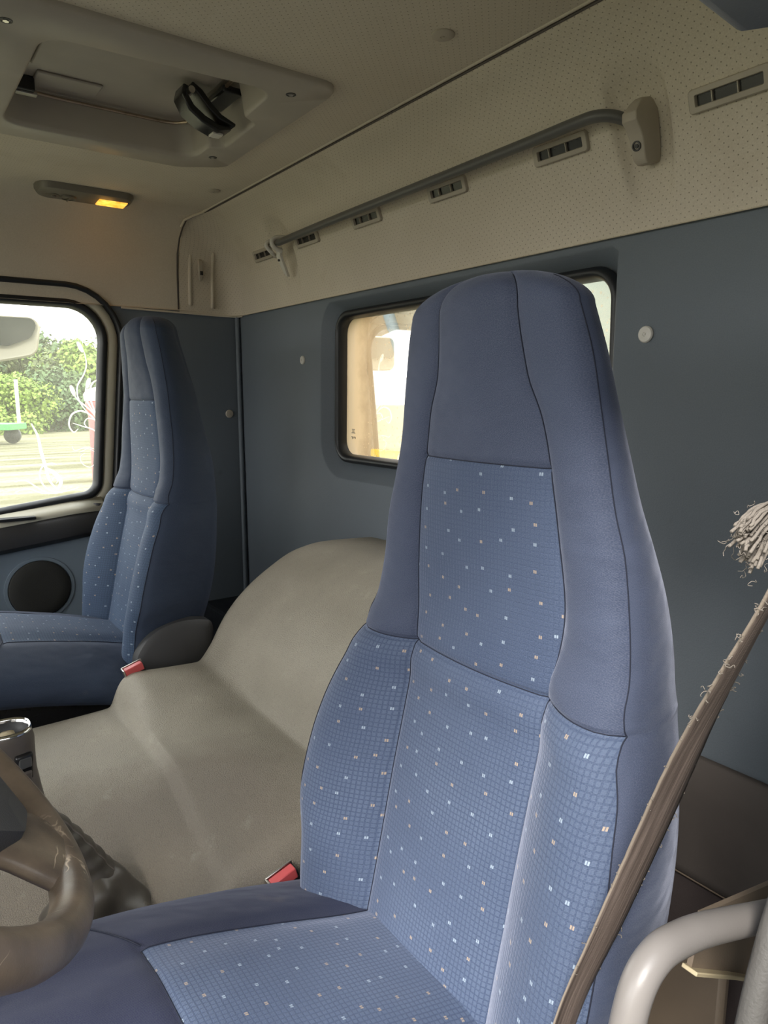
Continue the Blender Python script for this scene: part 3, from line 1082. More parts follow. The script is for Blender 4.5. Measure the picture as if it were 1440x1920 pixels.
# raised lip round the hook recess
g = tube_geo(catmull([(2.078, -0.800, 1.620), (2.086, -0.800, 1.56), (2.091, -0.800, 1.50), (2.094, -0.800, 1.46)], 4), 0.005, 8)
tube_geo(catmull([(2.070, -0.868, 1.612), (2.084, -0.868, 1.56), (2.088, -0.868, 1.50), (2.092, -0.868, 1.455)], 4), 0.005, 8, g=g)
add_structure(g.mk('trim_8', M['headplain']))

# roof hatch
ht = empty('roof_hatch', (1.33, -0.3, 1.70), 'taupe roof hatch with black latch set into the ceiling', 'hatch')
fo = densify(round_poly([(HX0 - 0.022, HY0 - 0.022), (1.545, HY0 - 0.030), (1.603, -0.600), (1.603, HY1 + 0.03), (HX0 - 0.022, HY1 + 0.03)], [0.03, 0.03, 0.04, 0.03, 0.03], 5), 0.03)
hin = round_poly([(1.130, -0.585), (1.255, -0.592), (1.275, -0.622), (1.425, -0.628), (1.440, -0.600), (1.530, -0.600), (1.530, -0.246), (1.150, -0.246)], [0.035, 0.012, 0.015, 0.015, 0.012, 0.04, 0.04, 0.04], 6)
hin = densify(hin, 0.03)
# resample both loops to the same count by angle
def resample(loop, N):
    P = np.array(loop)
    c = np.array((1.33, -0.42))
    out = []
    for k in range(N):
        t = 2 * PI * k / N
        d = np.array((math.cos(t), math.sin(t)))
        best = None
        for i in range(len(P)):
            a, b = P[i] - c, P[(i + 1) % len(P)] - c
            e_ = b - a
            den = d[0] * e_[1] - d[1] * e_[0]
            if abs(den) < 1e-12: continue
            s = (a[0] * e_[1] - a[1] * e_[0]) / den
            u = (a[0] * d[1] - a[1] * d[0]) / den
            if s > 0 and -1e-6 <= u <= 1 + 1e-6:
                best = s if best is None else max(best, s)
        out.append(tuple(c + d * best))
    return out


NH = 220
fo_r, hi_r = resample(fo, NH), resample(hin, NH)
sc_in = lambda f, q: [(1.33 + (p[0] - 1.33) * f, -0.42 + (p[1] + 0.42) * q) for p in hi_r]
g = ring_strip([up3(fo_r, 1.700), up3(fo_r, 1.694), up3([(1.33 + (p[0] - 1.33) * 0.985, -0.42 + (p[1] + 0.42) * 0.988) for p in fo_r], 1.689),
                up3(sc_in(1.035, 1.03), 1.688), up3(sc_in(1.012, 1.01), 1.690), up3(sc_in(1.0, 1.0), 1.698), up3(sc_in(0.985, 0.985), 1.722), up3(sc_in(0.955, 0.96), 1.748), up3(sc_in(0.94, 0.95), 1.765)])
g.mk('trim_frame', M['hatch'], ht, angle=55)
lid = box('lid', (1.125, -0.632, 1.752), (1.545, -0.225, 1.760), M['lid'], ht, bevel=0.002)
# raised fields in the lid
box('raised_field', (1.160, -0.565, 1.7475), (1.40, -0.275, 1.753), M['lid'], lid, bevel=0.004)
box('raised_field', (1.425, -0.40, 1.7475), (1.478, -0.290, 1.753), M['lid'], lid, bevel=0.003)
tube('lid_rod', [(1.500, -0.262, 1.742), (1.507, -0.33, 1.7415), (1.505, -0.45, 1.741), (1.500, -0.54, 1.740), (1.480, -0.566, 1.739), (1.45, -0.572, 1.739), (1.32, -0.570, 1.739), (1.19, -0.566, 1.740), (1.165, -0.555, 1.741)], 0.0032, M['copper'], ht, n=8, smooth_n=6)
for hx in (1.205, 1.475):
    box('hinge', (hx - 0.016, -0.292, 1.728), (hx + 0.016, -0.252, 1.752), M['black'], ht, bevel=0.002)
    box('hinge_plate', (hx - 0.007, -0.297, 1.7245), (hx + 0.007, -0.262, 1.730), M['steel'], ht, bevel=0.001)
for sx, sy in ((1.119, -0.615), (1.493, -0.633), (1.130, -0.196)):
    s_ = lathe_geo([(0.0085, 0), (0.0085, 0.0012), (0.006, 0.0016), (0.0055, -0.0006), (0.0005, -0.0006)], (sx, sy, 1.689), (0, 0, -1), 20).mk('screw', M['dark'], ht, angle=40)
    lathe_geo([(0.0045, 0), (0.0042, 0.0022), (0.0005, 0.0024)], (sx, sy, 1.689), (0, 0, -1), 6).mk('screw_head', M['steel'], s_, angle=40)
# latch: base plate, hook arm, curved grip with white window
latch = empty('latch', (0, 0, 0))
latch.parent = ht
latch.location = Vector((1.32, -0.55, 1.74)) - ht.location
LT = lambda x, y, z: (1.315 + x, -0.535 + y, 1.742 + z)
g = Geo()
g.box(LT(-0.045, -0.065, -0.012), LT(0.050, -0.028, 0.0))
g.mk('base', M['black'], latch, bevel=0.003)
def sweep_strip(path, widths, thick, axis=(1, 0, 0)):
    g = Geo()
    P = [Vector(p) for p in path]
    A = Vector(axis)
    V = []
    for i, p in enumerate(P):
        t = (P[min(i + 1, len(P) - 1)] - P[max(i - 1, 0)]).normalized()
        nn = t.cross(A).normalized()
        w = widths[i]
        th = thick[i] if isinstance(thick, list) else thick
        V += [p + A * w + nn * th, p - A * w + nn * th, p - A * w - nn * th, p + A * w - nn * th]
    return g.add(V, grid_faces(len(P), 4, True) + [(0, 1, 2, 3), tuple(range(len(V) - 4, len(V)))])


sweep_strip([LT(0.0, 0.030, -0.006), LT(0.0, 0.034, -0.022), LT(0, 0.022, -0.042), LT(0, 0.000, -0.056), LT(0, -0.028, -0.066), LT(0, -0.052, -0.062)], [0.021, 0.022, 0.022, 0.021, 0.021, 0.020], [0.005, 0.006, 0.007, 0.007, 0.0065, 0.004]).mk('grip', M['black'], latch, bevel=0.003, bseg=3)
sweep_strip([LT(0.0, 0.022, -0.004), LT(0.0, 0.006, -0.014), LT(0, -0.014, -0.032), LT(0, -0.032, -0.046), LT(0, -0.060, -0.056)], [0.026, 0.024, 0.020, 0.020, 0.022], [0.004, 0.006, 0.006, 0.005, 0.003]).mk('hook_arm', M['black'], latch, bevel=0.002)
gp = Geo().box(LT(-0.011, -0.040, -0.0745), LT(0.011, -0.020, -0.0705), None).mk('grip_window', M['white'], latch, bevel=0.001)
lathe_geo([(0.006, -0.03), (0.006, 0.03)], LT(0, 0.024, -0.016), (1, 0, 0), 12).mk('pivot_pin', M['steel'], latch, angle=40)

# ceiling lamp with amber reading lens
lamp = empty('ceiling_lamp', (1.95, -0.49, 1.695), 'slim grey ceiling lamp with glowing amber lens', 'lamp')
LMT = Matrix.Translation((1.953, -0.488, 1.699)) @ Matrix.Rotation(math.radians(4), 4, 'Y')
lo = round_poly([(-0.044, -0.115), (0.044, -0.115), (0.044, 0.115), (-0.044, 0.115)], 0.036, 8)
T = lambda lp, z: [tuple(LMT @ Vector((p[0], p[1], z))) for p in lp]
g = ring_strip([T(lo, 0.002), T(lo, -0.006), T(offset_loop(lo, -0.006), -0.016), T(offset_loop(lo, -0.016), -0.020)])
k0 = len(g.v)
g.f.append(tuple(range(len(g.v) - len(lo), len(g.v))))
g.mk('housing', M['lampgrey'], lamp, angle=35)
g = Geo().box((-0.020, -0.098, -0.0225), (0.024, -0.028, -0.017), LMT)
g.mk('amber_lens', M['amber'], lamp, bevel=0.004)
dl_ = lathe_geo([(0.019, 0), (0.019, 0.004), (0.015, 0.0055), (0.014, 0.0035), (0.001, 0.0035)], LMT @ Vector((0.004, 0.040, -0.019)), (0, 0, -1), 28).mk('dial', M['lampgrey'], lamp, angle=40)
Geo().box((-0.013, 0.0385, -0.0265), (0.020, 0.0415, -0.0225), LMT).mk('dial_ridge', M['lampgrey'], dl_, bevel=0.001)
lathe_geo([(0.007, 0), (0.007, 0.004), (0.005, 0.006), (0.001, 0.006)], LMT @ Vector((0.004, 0.074, -0.019)), (0, 0, -1), 20).mk('button', M['lampgrey'], lamp, angle=40)
lathe_geo([(0.016, 0), (0.016, 0.0025), (0.0135, 0.003), (0.001, 0.002)], LMT @ Vector((0.004, 0.076, -0.018)), (0, 0, -1), 24).mk('button_surround', M['lampgrey'], lamp, angle=40)
# the lamp's own glow
pl = bpy.data.lights.new('lamp_glow', 'POINT')
pl.energy = 0.02
pl.color = (1.0, 0.5, 0.1)
pl.shadow_soft_size = 0.02
plo = bpy.data.objects.new('lamp_glow', pl)
COL.objects.link(plo)
plo.location = (1.95, -0.54, 1.66)


# round trim buttons
def button(loc, axis, r, mat, label, group):
    o = lathe_geo([(r, -0.002), (r, 0.0012), (r * 0.86, 0.003), (r * 0.25, 0.0036), (r * 0.2, 0.0028), (r * 0.12, 0.0028), (r * 0.1, 0.004), (0.0004, 0.004)], loc, axis, 28).mk('trim_button', mat, angle=40)
    tag(o, label, 'button', group)
    return o


button((0.657, Y_B + 0.001, 1.289), (0, 1, 0), 0.0125, M['white'], 'white round trim button on the rear wall right of the window', 'round trim buttons')
button((1.700, Y_B + 0.001, 1.291), (0, 1, 0), 0.0115, M['white'], 'white round trim button on the rear wall left of the window', 'round trim buttons')
button((2.099, -0.914, 1.141), (-1, 0, 0), 0.0125, M['beige'], 'beige round trim button on the dark side wall behind the far seat', 'round trim buttons')
button((0.840, -0.706, 1.6995), (0, 0, -1), 0.0165, M['beige'], 'beige round trim button in the perforated ceiling at the picture top', 'round trim buttons')
button((1.762, -0.748, 1.6995), (0, 0, -1), 0.0145, M['beige'], 'small beige trim button in the ceiling behind the amber lamp', 'round trim buttons')

# padded grab handle at the top of the near door pillar
gh = empty('overhead_grab_bar', (0.20, -0.40, 1.40), 'dark grey padded overhead grab bar at the top right corner of the picture', 'grab bar')
GO = lambda x, y, z: (x, y - 0.026, z + 0.016)
sweep_strip([GO(0.205, -0.21, 1.42), GO(0.205, -0.27, 1.400), GO(0.208, -0.325, 1.386), GO(0.210, -0.365, 1.384), GO(0.205, -0.395, 1.392), GO(0.19, -0.43, 1.410)], [0.012, 0.016, 0.018, 0.018, 0.016, 0.010], [0.008, 0.011, 0.012, 0.012, 0.011, 0.008]).mk('grip', M['gripgrey'], gh, bevel=0.008, bseg=4)
tube('mount', [GO(0.195, -0.425, 1.406), GO(0.14, -0.45, 1.43), (0.075, -0.476, 1.466)], 0.010, M['gripgrey'], gh, smooth_n=4)
tube('mount', [GO(0.205, -0.215, 1.419), GO(0.15, -0.20, 1.50), (0.075, -0.216, 1.656)], 0.010, M['gripgrey'], gh, smooth_n=4)

#@@SEATS
# ================================================================== seats
yf_ = spl([.55, .615, .70, .77, .85, .92, 1.02, 1.13, 1.22, 1.30, 1.36], [-.405, -.421, -.440, -.455, -.474, -.490, -.500, -.500, -.493, -.486, -.492])
hwo = spl([.54, .60, .66, .72, .78, .86, .92, 1.0, 1.06, 1.10, 1.15, 1.24, 1.30, 1.36], [.172, .202, .207, .224, .222, .208, .189, .176, .168, .156, .144, .127, .108, .092])
hwi = spl([.54, .92, 1.0, 1.08, 1.135, 1.18, 1.22, 1.28, 1.36], [.099, .100, .108, .100, .090, .080, .064, .055, .050])
bol = spl([.54, .60, .72, .82, .90, .93, .98, 1.1, 1.36], [.022, .036, .048, .042, .024, .012, .006, -.002, -.010])
dep = spl([.54, .62, .75, .92, 1.05, 1.15, 1.25, 1.36], [.085, .118, .130, .113, .100, .090, .080, .070])
hwr = spl([.54, .60, .72, .86, .95, 1.02, 1.10, 1.2, 1.28, 1.36], [.160, .182, .190, .180, .162, .148, .122, .092, .072, .058])
Z_W, Z_I, Z_BOT, Z_TOP = 0.919, 1.133, 0.560, 1.315
SEAT_X, SEAT_Y = 0.52, -0.25
xof = lambda z: 0.008 * sstep(0.95, 1.12, z)


def back_front(x, z, hi, ho):
    """front surface y at lateral x (|x|<=ho)"""
    ax = abs(x)
    y0 = yf_(z)
    if ax <= hi:
        y = y0 + 0.010 * (1 - (ax / hi) ** 2)
    else:
        t = (ax - hi) / max(1e-6, ho - hi)
        b = bol(z)
        y = y0 + b * (1 - (1 - t) ** 2) + 0.010 * math.sin(PI * min(1, t)) * (1 if z < 0.93 else 0.6) - 0.010 * sstep(0.82, 1.0, t)
    return y


def backrest_mesh():
    zs = sorted(set([round(z, 4) for z in np.linspace(Z_BOT, Z_TOP - 0.035, 84)] + [Z_W - 0.005, Z_W - 0.0025, Z_W, Z_W + 0.0025, Z_W + 0.005, Z_I - 0.004, Z_I - 0.002, Z_I, Z_I + 0.002, Z_I + 0.004]))
    cap = [(t, None) for t in np.linspace(0, 1, 13)[1:-1]]
    # lateral parameters on the front, in units: -2..-1 wing, -1..1 insert, 1..2 wing
    us = list(np.linspace(-2, -1.05, 9)) + [-1.02, -1, -0.98] + list(np.linspace(-0.9, 0.9, 15)) + [0.98, 1, 1.02] + list(np.linspace(1.05, 2, 9))
    nS, nB = 9, 12
    V, UV, rowz = [], [], []

    def section(z, scale=1.0, zc=None):
        zz = z
        hi, ho, b, D, hr = hwi(zz), hwo(zz), bol(zz), dep(zz), hwr(zz)
        pts, uv = [], []
        for u in us:
            s = -1 if u < 0 else 1
            a = abs(u)
            x = s * (a * hi if a <= 1 else hi + (a - 1) * (ho - hi))
            y = back_front(x, zz, hi, ho)
            groove = 0.0035 * math.exp(-((abs(x) - hi) / 0.0035) ** 2)
            groove += 0.0035 * math.exp(-((zz - Z_W) / 0.003) ** 2)
            if zz > Z_W: y += 0.005 * math.exp(-((zz - Z_W - 0.018) / 0.014) ** 2) * (1 if a > 1 else 0.2)
            if zz < Z_W: y += 0.005 * math.exp(-((zz - Z_W + 0.02) / 0.016) ** 2)
            if a < 1.01: groove += 0.0025 * math.exp(-((zz - Z_I) / 0.003) ** 2)
            pts.append((x, y - groove))
            uv.append((x, zz))
        yo = pts[-1][1]
        yb = yf_(zz) - D
        lift = 0.006 * sstep(0.95, 0.8, zz)
        for k in range(1, nS + 1):
            t = k / nS
            x = ho + (hr - ho) * t ** 1.3 + (0.010 + lift) * math.sin(PI * min(1, t * 1.15)) ** 0.8 if t < 0.86 else None
            if x is None:
                tt = (t - 0.86) / 0.14
                x = (ho + (hr - ho) * t ** 1.3 + (0.010 + lift) * math.sin(PI * min(1, t * 1.15)) ** 0.8) - 0.010 * tt
            y = yo + (yb - yo) * t
            pts.append((x, y))
            uv.append((ho + (yo - y) + 0.02, zz))
        for k in range(1, nB):
            t = k / nB
            x = (hr - 0.010) * math.cos(PI * t) if False else (hr - 0.010) * (1 - 2 * t)
            y = yb - 0.022 * math.sin(PI * t) ** 0.7
            pts.append((x, y))
            uv.append((0.5 + 2 * t * hr, zz))
        for k in range(nS, 0, -1):
            t = k / nS
            x0 = pts[len(us) + k - 1]
            pts.append((-x0[0], x0[1]))
            uv.append((-(ho + (yo - x0[1]) + 0.02), zz))
        return pts, uv

    # rounded underside
    for t in (0.0, 0.35, 0.7):
        pts, uv = section(Z_BOT)
        sc = 0.80 + 0.20 * math.sin(PI / 2 * (t * 0.9 + 0.1))
        cy = yf_(Z_BOT) - dep(Z_BOT) * 0.5
        z = Z_BOT - 0.022 * (1 - t)
        V += [(p[0] * sc, cy + (p[1] - cy) * sc, z) for p in pts]
        UV += uv
        rowz.append(z)
    for z in zs:
        pts, uv = section(z)
        V += [(p[0] + xof(z), p[1], z) for p in pts]
        UV += uv
        rowz.append(z)
    zt = zs[-1]
    base, uvb = section(zt)
    cy = yf_(zt) - dep(zt) * 0.50
    for k in range(1, 13):
        a = PI / 2 * k / 12.6
        sc = math.cos(a) ** 0.62
        z = zt + 0.038 * math.sin(a)
        V += [(p[0] * sc + xof(z), cy + (p[1] - cy) * sc, z - 0.010 * (p[0] * sc / 0.1) ** 2 * math.sin(a)) for p in base]
        UV += [(u_[0], u_[1] + 0.04 * k / 12) for u_ in uvb]
        rowz.append(z)
    nc = len(base)
    F = grid_faces(len(rowz), nc, True)
    F.append(tuple(range(nc - 1, -1, -1)))
    F.append(tuple((len(rowz) - 1) * nc + k for k in range(nc)))
    mi = []
    i0, i1 = us.index(-1), us.index(1)
    for r in range(len(rowz) - 1):
        zc = (rowz[r] + rowz[r + 1]) / 2
        for j in range(nc):
            front = j < len(us) - 1
            ins = i0 <= j < i1
            mi.append(1 if (front and (zc < Z_W or (ins and zc < Z_I))) else 0)
    mi += [1 if False else 0, 0]
    return V, F, UV, mi, us, section, nc, rowz


BV, BF, BUV, BMI, US, SECT, BNC, BROW = backrest_mesh()


def seam_lines():
    """stitch lines on the backrest, as seat-centred 3-D polylines"""
    out = []
    zz = [z for z in BROW if Z_BOT <= z]
    nrow = len(BROW)
    idx = {u: US.index(u) for u in (-1, 1)}
    last = US.index(max(US))
    for c in (0, idx[-1], idx[1], last):
        out.append([BV[r * BNC + c] for r in range(2, nrow - (4 if c in (0, last) else 4))])
    rw = BROW.index(Z_W)
    out.append([BV[rw * BNC + c] for c in range(0, last + 1)])
    ri = BROW.index(Z_I)
    out.append([BV[ri * BNC + c] for c in range(idx[-1], idx[1] + 1)])
    return out


def cush_z(x, y):
    zc = spl([-0.48, -0.42, -0.30, -0.16, -0.05, 0.03, 0.07], [0.600, 0.614, 0.648, 0.678, 0.690, 0.684, 0.664])(y)
    a = abs(x) / 0.235
    return zc - 0.052 * a ** 2.5 - 0.012 * math.exp(-((abs(x) - 0.10) / 0.02) ** 2) * 0.3


def cushion_mesh():
    ys = sorted(list(np.linspace(-0.50, 0.06, 44)) + [-0.170, -0.166, -0.162])
    nt = 31
    V, UV = [], []
    rows = len(ys)
    for y in ys:
        hw = 0.238 - 0.012 * sstep(-0.36, -0.50, y) - 0.03 * sstep(0.0, 0.06, y)
        hi = 0.098 + 0.022 * sstep(-0.42, -0.16, y)
        row = []
        xs = []
        for k in range(nt):
            t = -1 + 2 * k / (nt - 1)
            xs.append(t)
        # snap columns to the insert seam
        for k, t in enumerate(xs):
            if k <= 8: x = -hw + (hw - hi) * k / 8
            elif k >= 22: x = hi + (hw - hi) * (k - 22) / 8
            else: x = -hi + 2 * hi * (k - 8) / 14
            g_ = 0.003 * math.exp(-((abs(x) - hi) / 0.004) ** 2)
            if abs(x) < hi + 0.002: g_ += 0.003 * math.exp(-((y + 0.166) / 0.004) ** 2)
            z = cush_z(x, y) - g_
            row.append((x, y, z, x, y))
        # sides: roll over, down to the hem
        zl = row[0][2]
        side = [(0.009, 0.007), (0.014, 0.018), (0.014, 0.030), (0.010, 0.042), (0.003, 0.052), (-0.014, 0.055)]
        left = [(-hw - dx, y, zl - dz, -hw - dz, y) for dx, dz in side][::-1]
        right = [(hw + dx, y, zl - dz, hw + dz, y) for dx, dz in side]
        full = left + row + right
        V += [(p[0], p[1], p[2]) for p in full]
        UV += [(p[3], p[4] + (0.3)) for p in full]
        nc = len(full)
    # front roll
    base = V[-nc:]
    for dy, dz in ((0.020, 0.008), (0.034, 0.026), (0.040, 0.055), (0.036, 0.100), (0.028, 0.118)):
        V += [(p[0] * (1 - dy * 0.4), p[1] + dy, min(p[2], p[2] - dz + max(0, (0.66 - p[2]) * 0.8)) if dz < 0.118 else 0.545) for p in base]
        UV += [(p[0], p[1] + 0.3 + dz) for p in base]
    nr = rows + 5
    F = grid_faces(nr, nc)
    mi = []
    jr = ys.index(-0.166)
    for r in range(nr - 1):
        for j in range(nc - 1):
            mi.append(1 if (6 + 8 <= j < 6 + 22 and r < jr) else 0)
    F.append(tuple(range(nc - 1, -1, -1)))
    mi.append(0)
    seams = []
    for c in (6 + 8, 6 + 22):
        seams.append([V[r * nc + c] for r in range(3, jr + 1)])
    seams.append([V[jr * nc + c] for c in range(6 + 8, 6 + 23)])
    # seams from the insert corners running out and forward to the bolster edge
    for s in (-1, 1):
        P = []
        for k in range(9):
            t = k / 8
            x = s * (0.120 + (0.238 - 0.120) * t)
            y = -0.166 + 0.05 * t
            P.append((x, y, cush_z(x, y) + 0.0002))
        seams.append(P)
    return V, F, UV, mi, seams


CV, CF, CUV, CMI, CSE = cushion_mesh()


def make_seat(name, label, mirror, cover, by, bz, mats):
    """seat modelled at the driver's place; children live in its empty's frame"""
    e = empty(name, (SEAT_X, SEAT_Y, 0.0), label, 'seat')
    w = lambda P: [(p[0] + SEAT_X, p[1], p[2]) for p in P]
    b = mk('backrest', w(BV), BF, mats[:2], e, uvs=BUV, midx=BMI)
    g = Geo()
    for L in seam_lines():
        P = w(L)
        P = [(p[0], p[1] + 0.0006, p[2]) for p in P]
        tube_geo(P, 0.0006, 5, g=g)
    g.mk('seam', M['seam'], b)
    c = mk('seat_cushion', w(CV), CF, [mats[2], mats[1]], e, uvs=CUV, midx=CMI)
    g = Geo()
    for L in CSE:
        tube_geo([(p[0], p[1], p[2] + 0.0008) for p in w(L)], 0.0007, 5, g=g)
    g.mk('seam', M['seam'], c)
    # pan and pedestal
    box('seat_pan', (SEAT_X - 0.215, -0.47, 0.455), (SEAT_X + 0.215, 0.06, 0.578), M['black'], e, bevel=0.012)
    g = Geo()
    pr_ = [(0.19, 0.460), (0.18, 0.40), (0.185, 0.30), (0.20, 0.12), (0.20, 0.0)]
    V = []
    for hw, z in pr_:
        V += [(SEAT_X - hw, -0.45, z), (SEAT_X + hw, -0.45, z), (SEAT_X + hw, 0.03, z), (SEAT_X - hw, 0.03, z)]
    g.add(V, grid_faces(5, 4, True) + [(0, 1, 2, 3), (16, 17, 18, 19)])
    g.mk('pedestal', M['dark'], e, bevel=0.01)
    s = mirror
    # recliner side cover
    prof = [(-0.36, 0.50), (-0.383, 0.575), (-0.392, 0.620), (-0.425, 0.660), (-0.475, 0.676), (-0.530, 0.672), (-0.553, 0.655), (-0.548, 0.580), (-0.52, 0.50)]
    pp = [(p.x, p.y) for p in catmull([(a_, b_, 0) for a_, b_ in prof], 5, True)]
    xo, xi = SEAT_X + s * 0.242, SEAT_X + s * 0.205
    A = [(xi, a, b_) for a, b_ in pp]
    B = [(xi + (xo - xi) * 0.75, a, b_) for a, b_ in pp]
    inn = offset_loop(pp, -0.012)
    Cc = [(xo, a, b_) for a, b_ in inn]
    g = ring_strip([A, B, Cc])
    n = len(pp)
    g.f.append(tuple(range(2 * n, 3 * n)))
    if cover: g.mk('recliner_cover', M['dark'], e, angle=50)
    # belt buckle
    bx = SEAT_X + s * 0.262
    mt = Matrix.Translation((bx, by, bz)) @ Matrix.Rotation(math.radians(-17), 4, 'X')
    bk = Geo().box((-0.009, -0.021, -0.060), (0.009, 0.021, 0.000), mt).mk('belt_buckle', M['black'], e, bevel=0.003)
    Geo().box((-0.0100, -0.018, -0.012), (0.0045, 0.018, 0.0035), mt).mk('release_button', M['red'], bk, bevel=0.0015)
    Geo().box((0.0055, -0.0205, -0.006), (0.0085, 0.0205, 0.0050), mt).mk('buckle_mouth', M['steel'], bk, bevel=0.0008)
    Geo().box((-0.0098, 0.0185, -0.012), (0.0085, 0.0215, 0.0040), mt).mk('buckle_rim', M['steel'], bk, bevel=0.0008)
    tube('buckle_stalk', [tuple(mt @ Vector((0, 0, -0.055))), tuple(mt @ Vector((0, 0, -0.10)))], 0.006, M['dark'], bk)
    return e


driver = make_seat('driver_seat', 'large blue high-back driver seat with flecked cloth in the foreground', 1, False, -0.392, 0.562, [M['cloth'], M['pattern'], M['navy']])


def copy_tree(o, parent=None):
    c = o.copy()
    COL.objects.link(c)
    c.parent = parent
    for ch in list(o.children):
        copy_tree(ch, c)
    return c


passenger = make_seat('passenger_seat', 'blue high-back passenger seat beside the far door window', -1, True, -0.372, 0.612, [M['cloth_shaded'], M['pattern_shaded'], M['cloth_shaded']])
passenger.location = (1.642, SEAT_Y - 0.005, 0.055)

#@@LOWER
# ================================================================== engine tunnel
zt_ = spl([-0.96, -0.81, -0.75, -0.675, -0.62, -0.578, -0.54, -0.51, -0.45, -0.375, -0.35, -0.325, -0.2, 0.0, 0.7],
          [0.862, 0.870, 0.862, 0.828, 0.790, 0.745, 0.682, 0.652, 0.655, 0.660, 0.648, 0.607, 0.604, 0.602, 0.585])
xb_ = spl([-0.96, -0.6, -0.45, -0.37, -0.32, 0.7], [1.412, 1.392, 1.395, 1.395, 1.375, 1.375])
xa_ = spl([-0.96, -0.56, -0.45, -0.38, -0.30, -0.15, 0.7], [0.86, 0.87, 0.90, 0.95, 1.03, 1.115, 1.13])
sl_ = spl([-0.96, -0.56, -0.45, -0.3, 0.7], [0.22, 0.40, 0.52, 0.42, 0.40])
ys = list(np.linspace(-0.952, -0.15, 100)) + list(np.linspace(-0.12, 0.70, 20))
V, UV = [], []
ncx = 60
for y in ys:
    zt, xa, xb, sl = zt_(y), xa_(y), xb_(y), sl_(y)
    x0 = 0.795
    row = []
    # passenger side wall upward, rounded shoulder, top, slope, driver side wall
    for k in range(ncx):
        t = k / (ncx - 1)
        if t < 0.10:
            z = 0.25 + (zt - 0.06 - 0.25) * t / 0.10
            row.append((xb + 0.018 - 0.004 * (1 - t / 0.1), z))
        elif t < 0.28:
            a = PI / 2 * (t - 0.10) / 0.18
            row.append((xb + 0.018 - 0.055 * (1 - math.cos(a)), zt - 0.055 + 0.055 * math.sin(a)))
        elif t < 0.88:
            u = (t - 0.28) / 0.60
            xs_, xe = xb - 0.037, x0 + 0.04
            x = xs_ + (xe - xs_) * u
            drop = (zt - min(zt, 0.622)) * sstep(1.34, 1.12, x) if y > -0.53 else 0
            if -0.56 < y <= -0.53: drop = (zt - min(zt, 0.622)) * sstep(1.34, 1.12, x) * (y + 0.56) / 0.03
            if x < xa + 0.06:
                q = (xa + 0.06 - x)
                drop += sl * (q * q / (q + 0.05))
            crown = 0.006 * math.sin(PI * u)
            # saddle beside the hump
            row.append((x, zt + crown - drop))
        else:
            a = PI / 2 * (t - 0.88) / 0.12
            zl = row[-1][1] if t < 0.895 else zl
            row.append((x0 + 0.04 - 0.04 * math.sin(a), zl - 0.05 * (1 - math.cos(a)) - (0.25 if k == ncx - 1 else 0)))
    V += [(x, y, max(z, 0.0)) for x, z in row]
    UV += [(x, y) for x, z in row]
F = grid_faces(len(ys), ncx)
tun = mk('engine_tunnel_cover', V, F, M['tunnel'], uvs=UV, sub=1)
tag(tun, 'grey-brown grained vinyl engine tunnel cover with high rear hump between the seats', 'engine cover')

# rear bench base: low dark shelf behind the far seat, brown box behind the near one
add_structure(Geo().box((1.43, -0.954, 0.0), (2.098, -0.80, 0.555)).mk('trim_10', M['rubber'], bevel=0.008))
g = Geo()
V = []
for x in (X_L, 0.86):
    V += [(x, -0.950, 0.672), (x, -0.942, 0.668), (x, -0.936, 0.60), (x, -0.934, 0.50), (x, -0.930, 0.490)]
g.add(V, grid_faces(2, 5))
o = g.mk('trim_11', M['darkbrown'], angle=40, solid=0.006)
add_structure(o)
add_structure(tube('trim_12', [(X_L + 0.01, -0.926, 0.490), (0.86, -0.926, 0.490)], 0.0013, M['tan'], n=6))
g = Geo().box((X_L + 0.002, -0.95, 0.0), (0.86, -0.82, 0.482))
add_structure(g.mk('trim_13', M['purple'], bevel=0.01))

# ================================================================== steering wheel
WC = Vector((0.516, 0.042, 1.003))
WA = 0.841
ea, eb, en = Vector((1, 0, 0)), Vector((0, math.cos(WA), math.sin(WA))), Vector((0, -math.sin(WA), math.cos(WA)))
wheel = empty('steering_wheel', tuple(WC), 'worn brown leather steering wheel at the left edge of the picture', 'steering wheel')


def wp(r, deg, h=0.0):
    t = math.radians(deg)
    return WC + ea * (r * math.cos(t)) + eb * (r * math.sin(t)) + en * h


NR = 96
tube_geo([wp(0.188, 360 * k / NR) for k in range(NR)], [0.0138 + 0.0030 * sstep(55, 130, abs((360 * k / NR + 60 + 180) % 360 - 180)) for k in range(NR)], 18, True, up=tuple(en)).mk('rim', M['leather'], wheel)


def spoke(deg, w0, w1, r0=0.075, r1=0.184):
    g = Geo()
    V = []
    d = math.radians(deg)
    rad = ea * math.cos(d) + eb * math.sin(d)
    tan = -ea * math.sin(d) + eb * math.cos(d)
    n = 12
    for i in range(9):
        t = i / 8
        r = r0 + (r1 - r0) * t
        w = w0 + (w1 - w0) * sstep(0.45, 1, t)
        th = 0.009 + 0.003 * t
        h = -0.020 * (1 - t) ** 1.2
        for k in range(n):
            q = 2 * PI * k / n
            V.append(WC + rad * r + tan * (math.cos(q) * w) + en * (h + math.sin(q) * th))
    g.add(V, grid_faces(9, n, True))
    return g.mk('spoke', M['leather'], wheel)


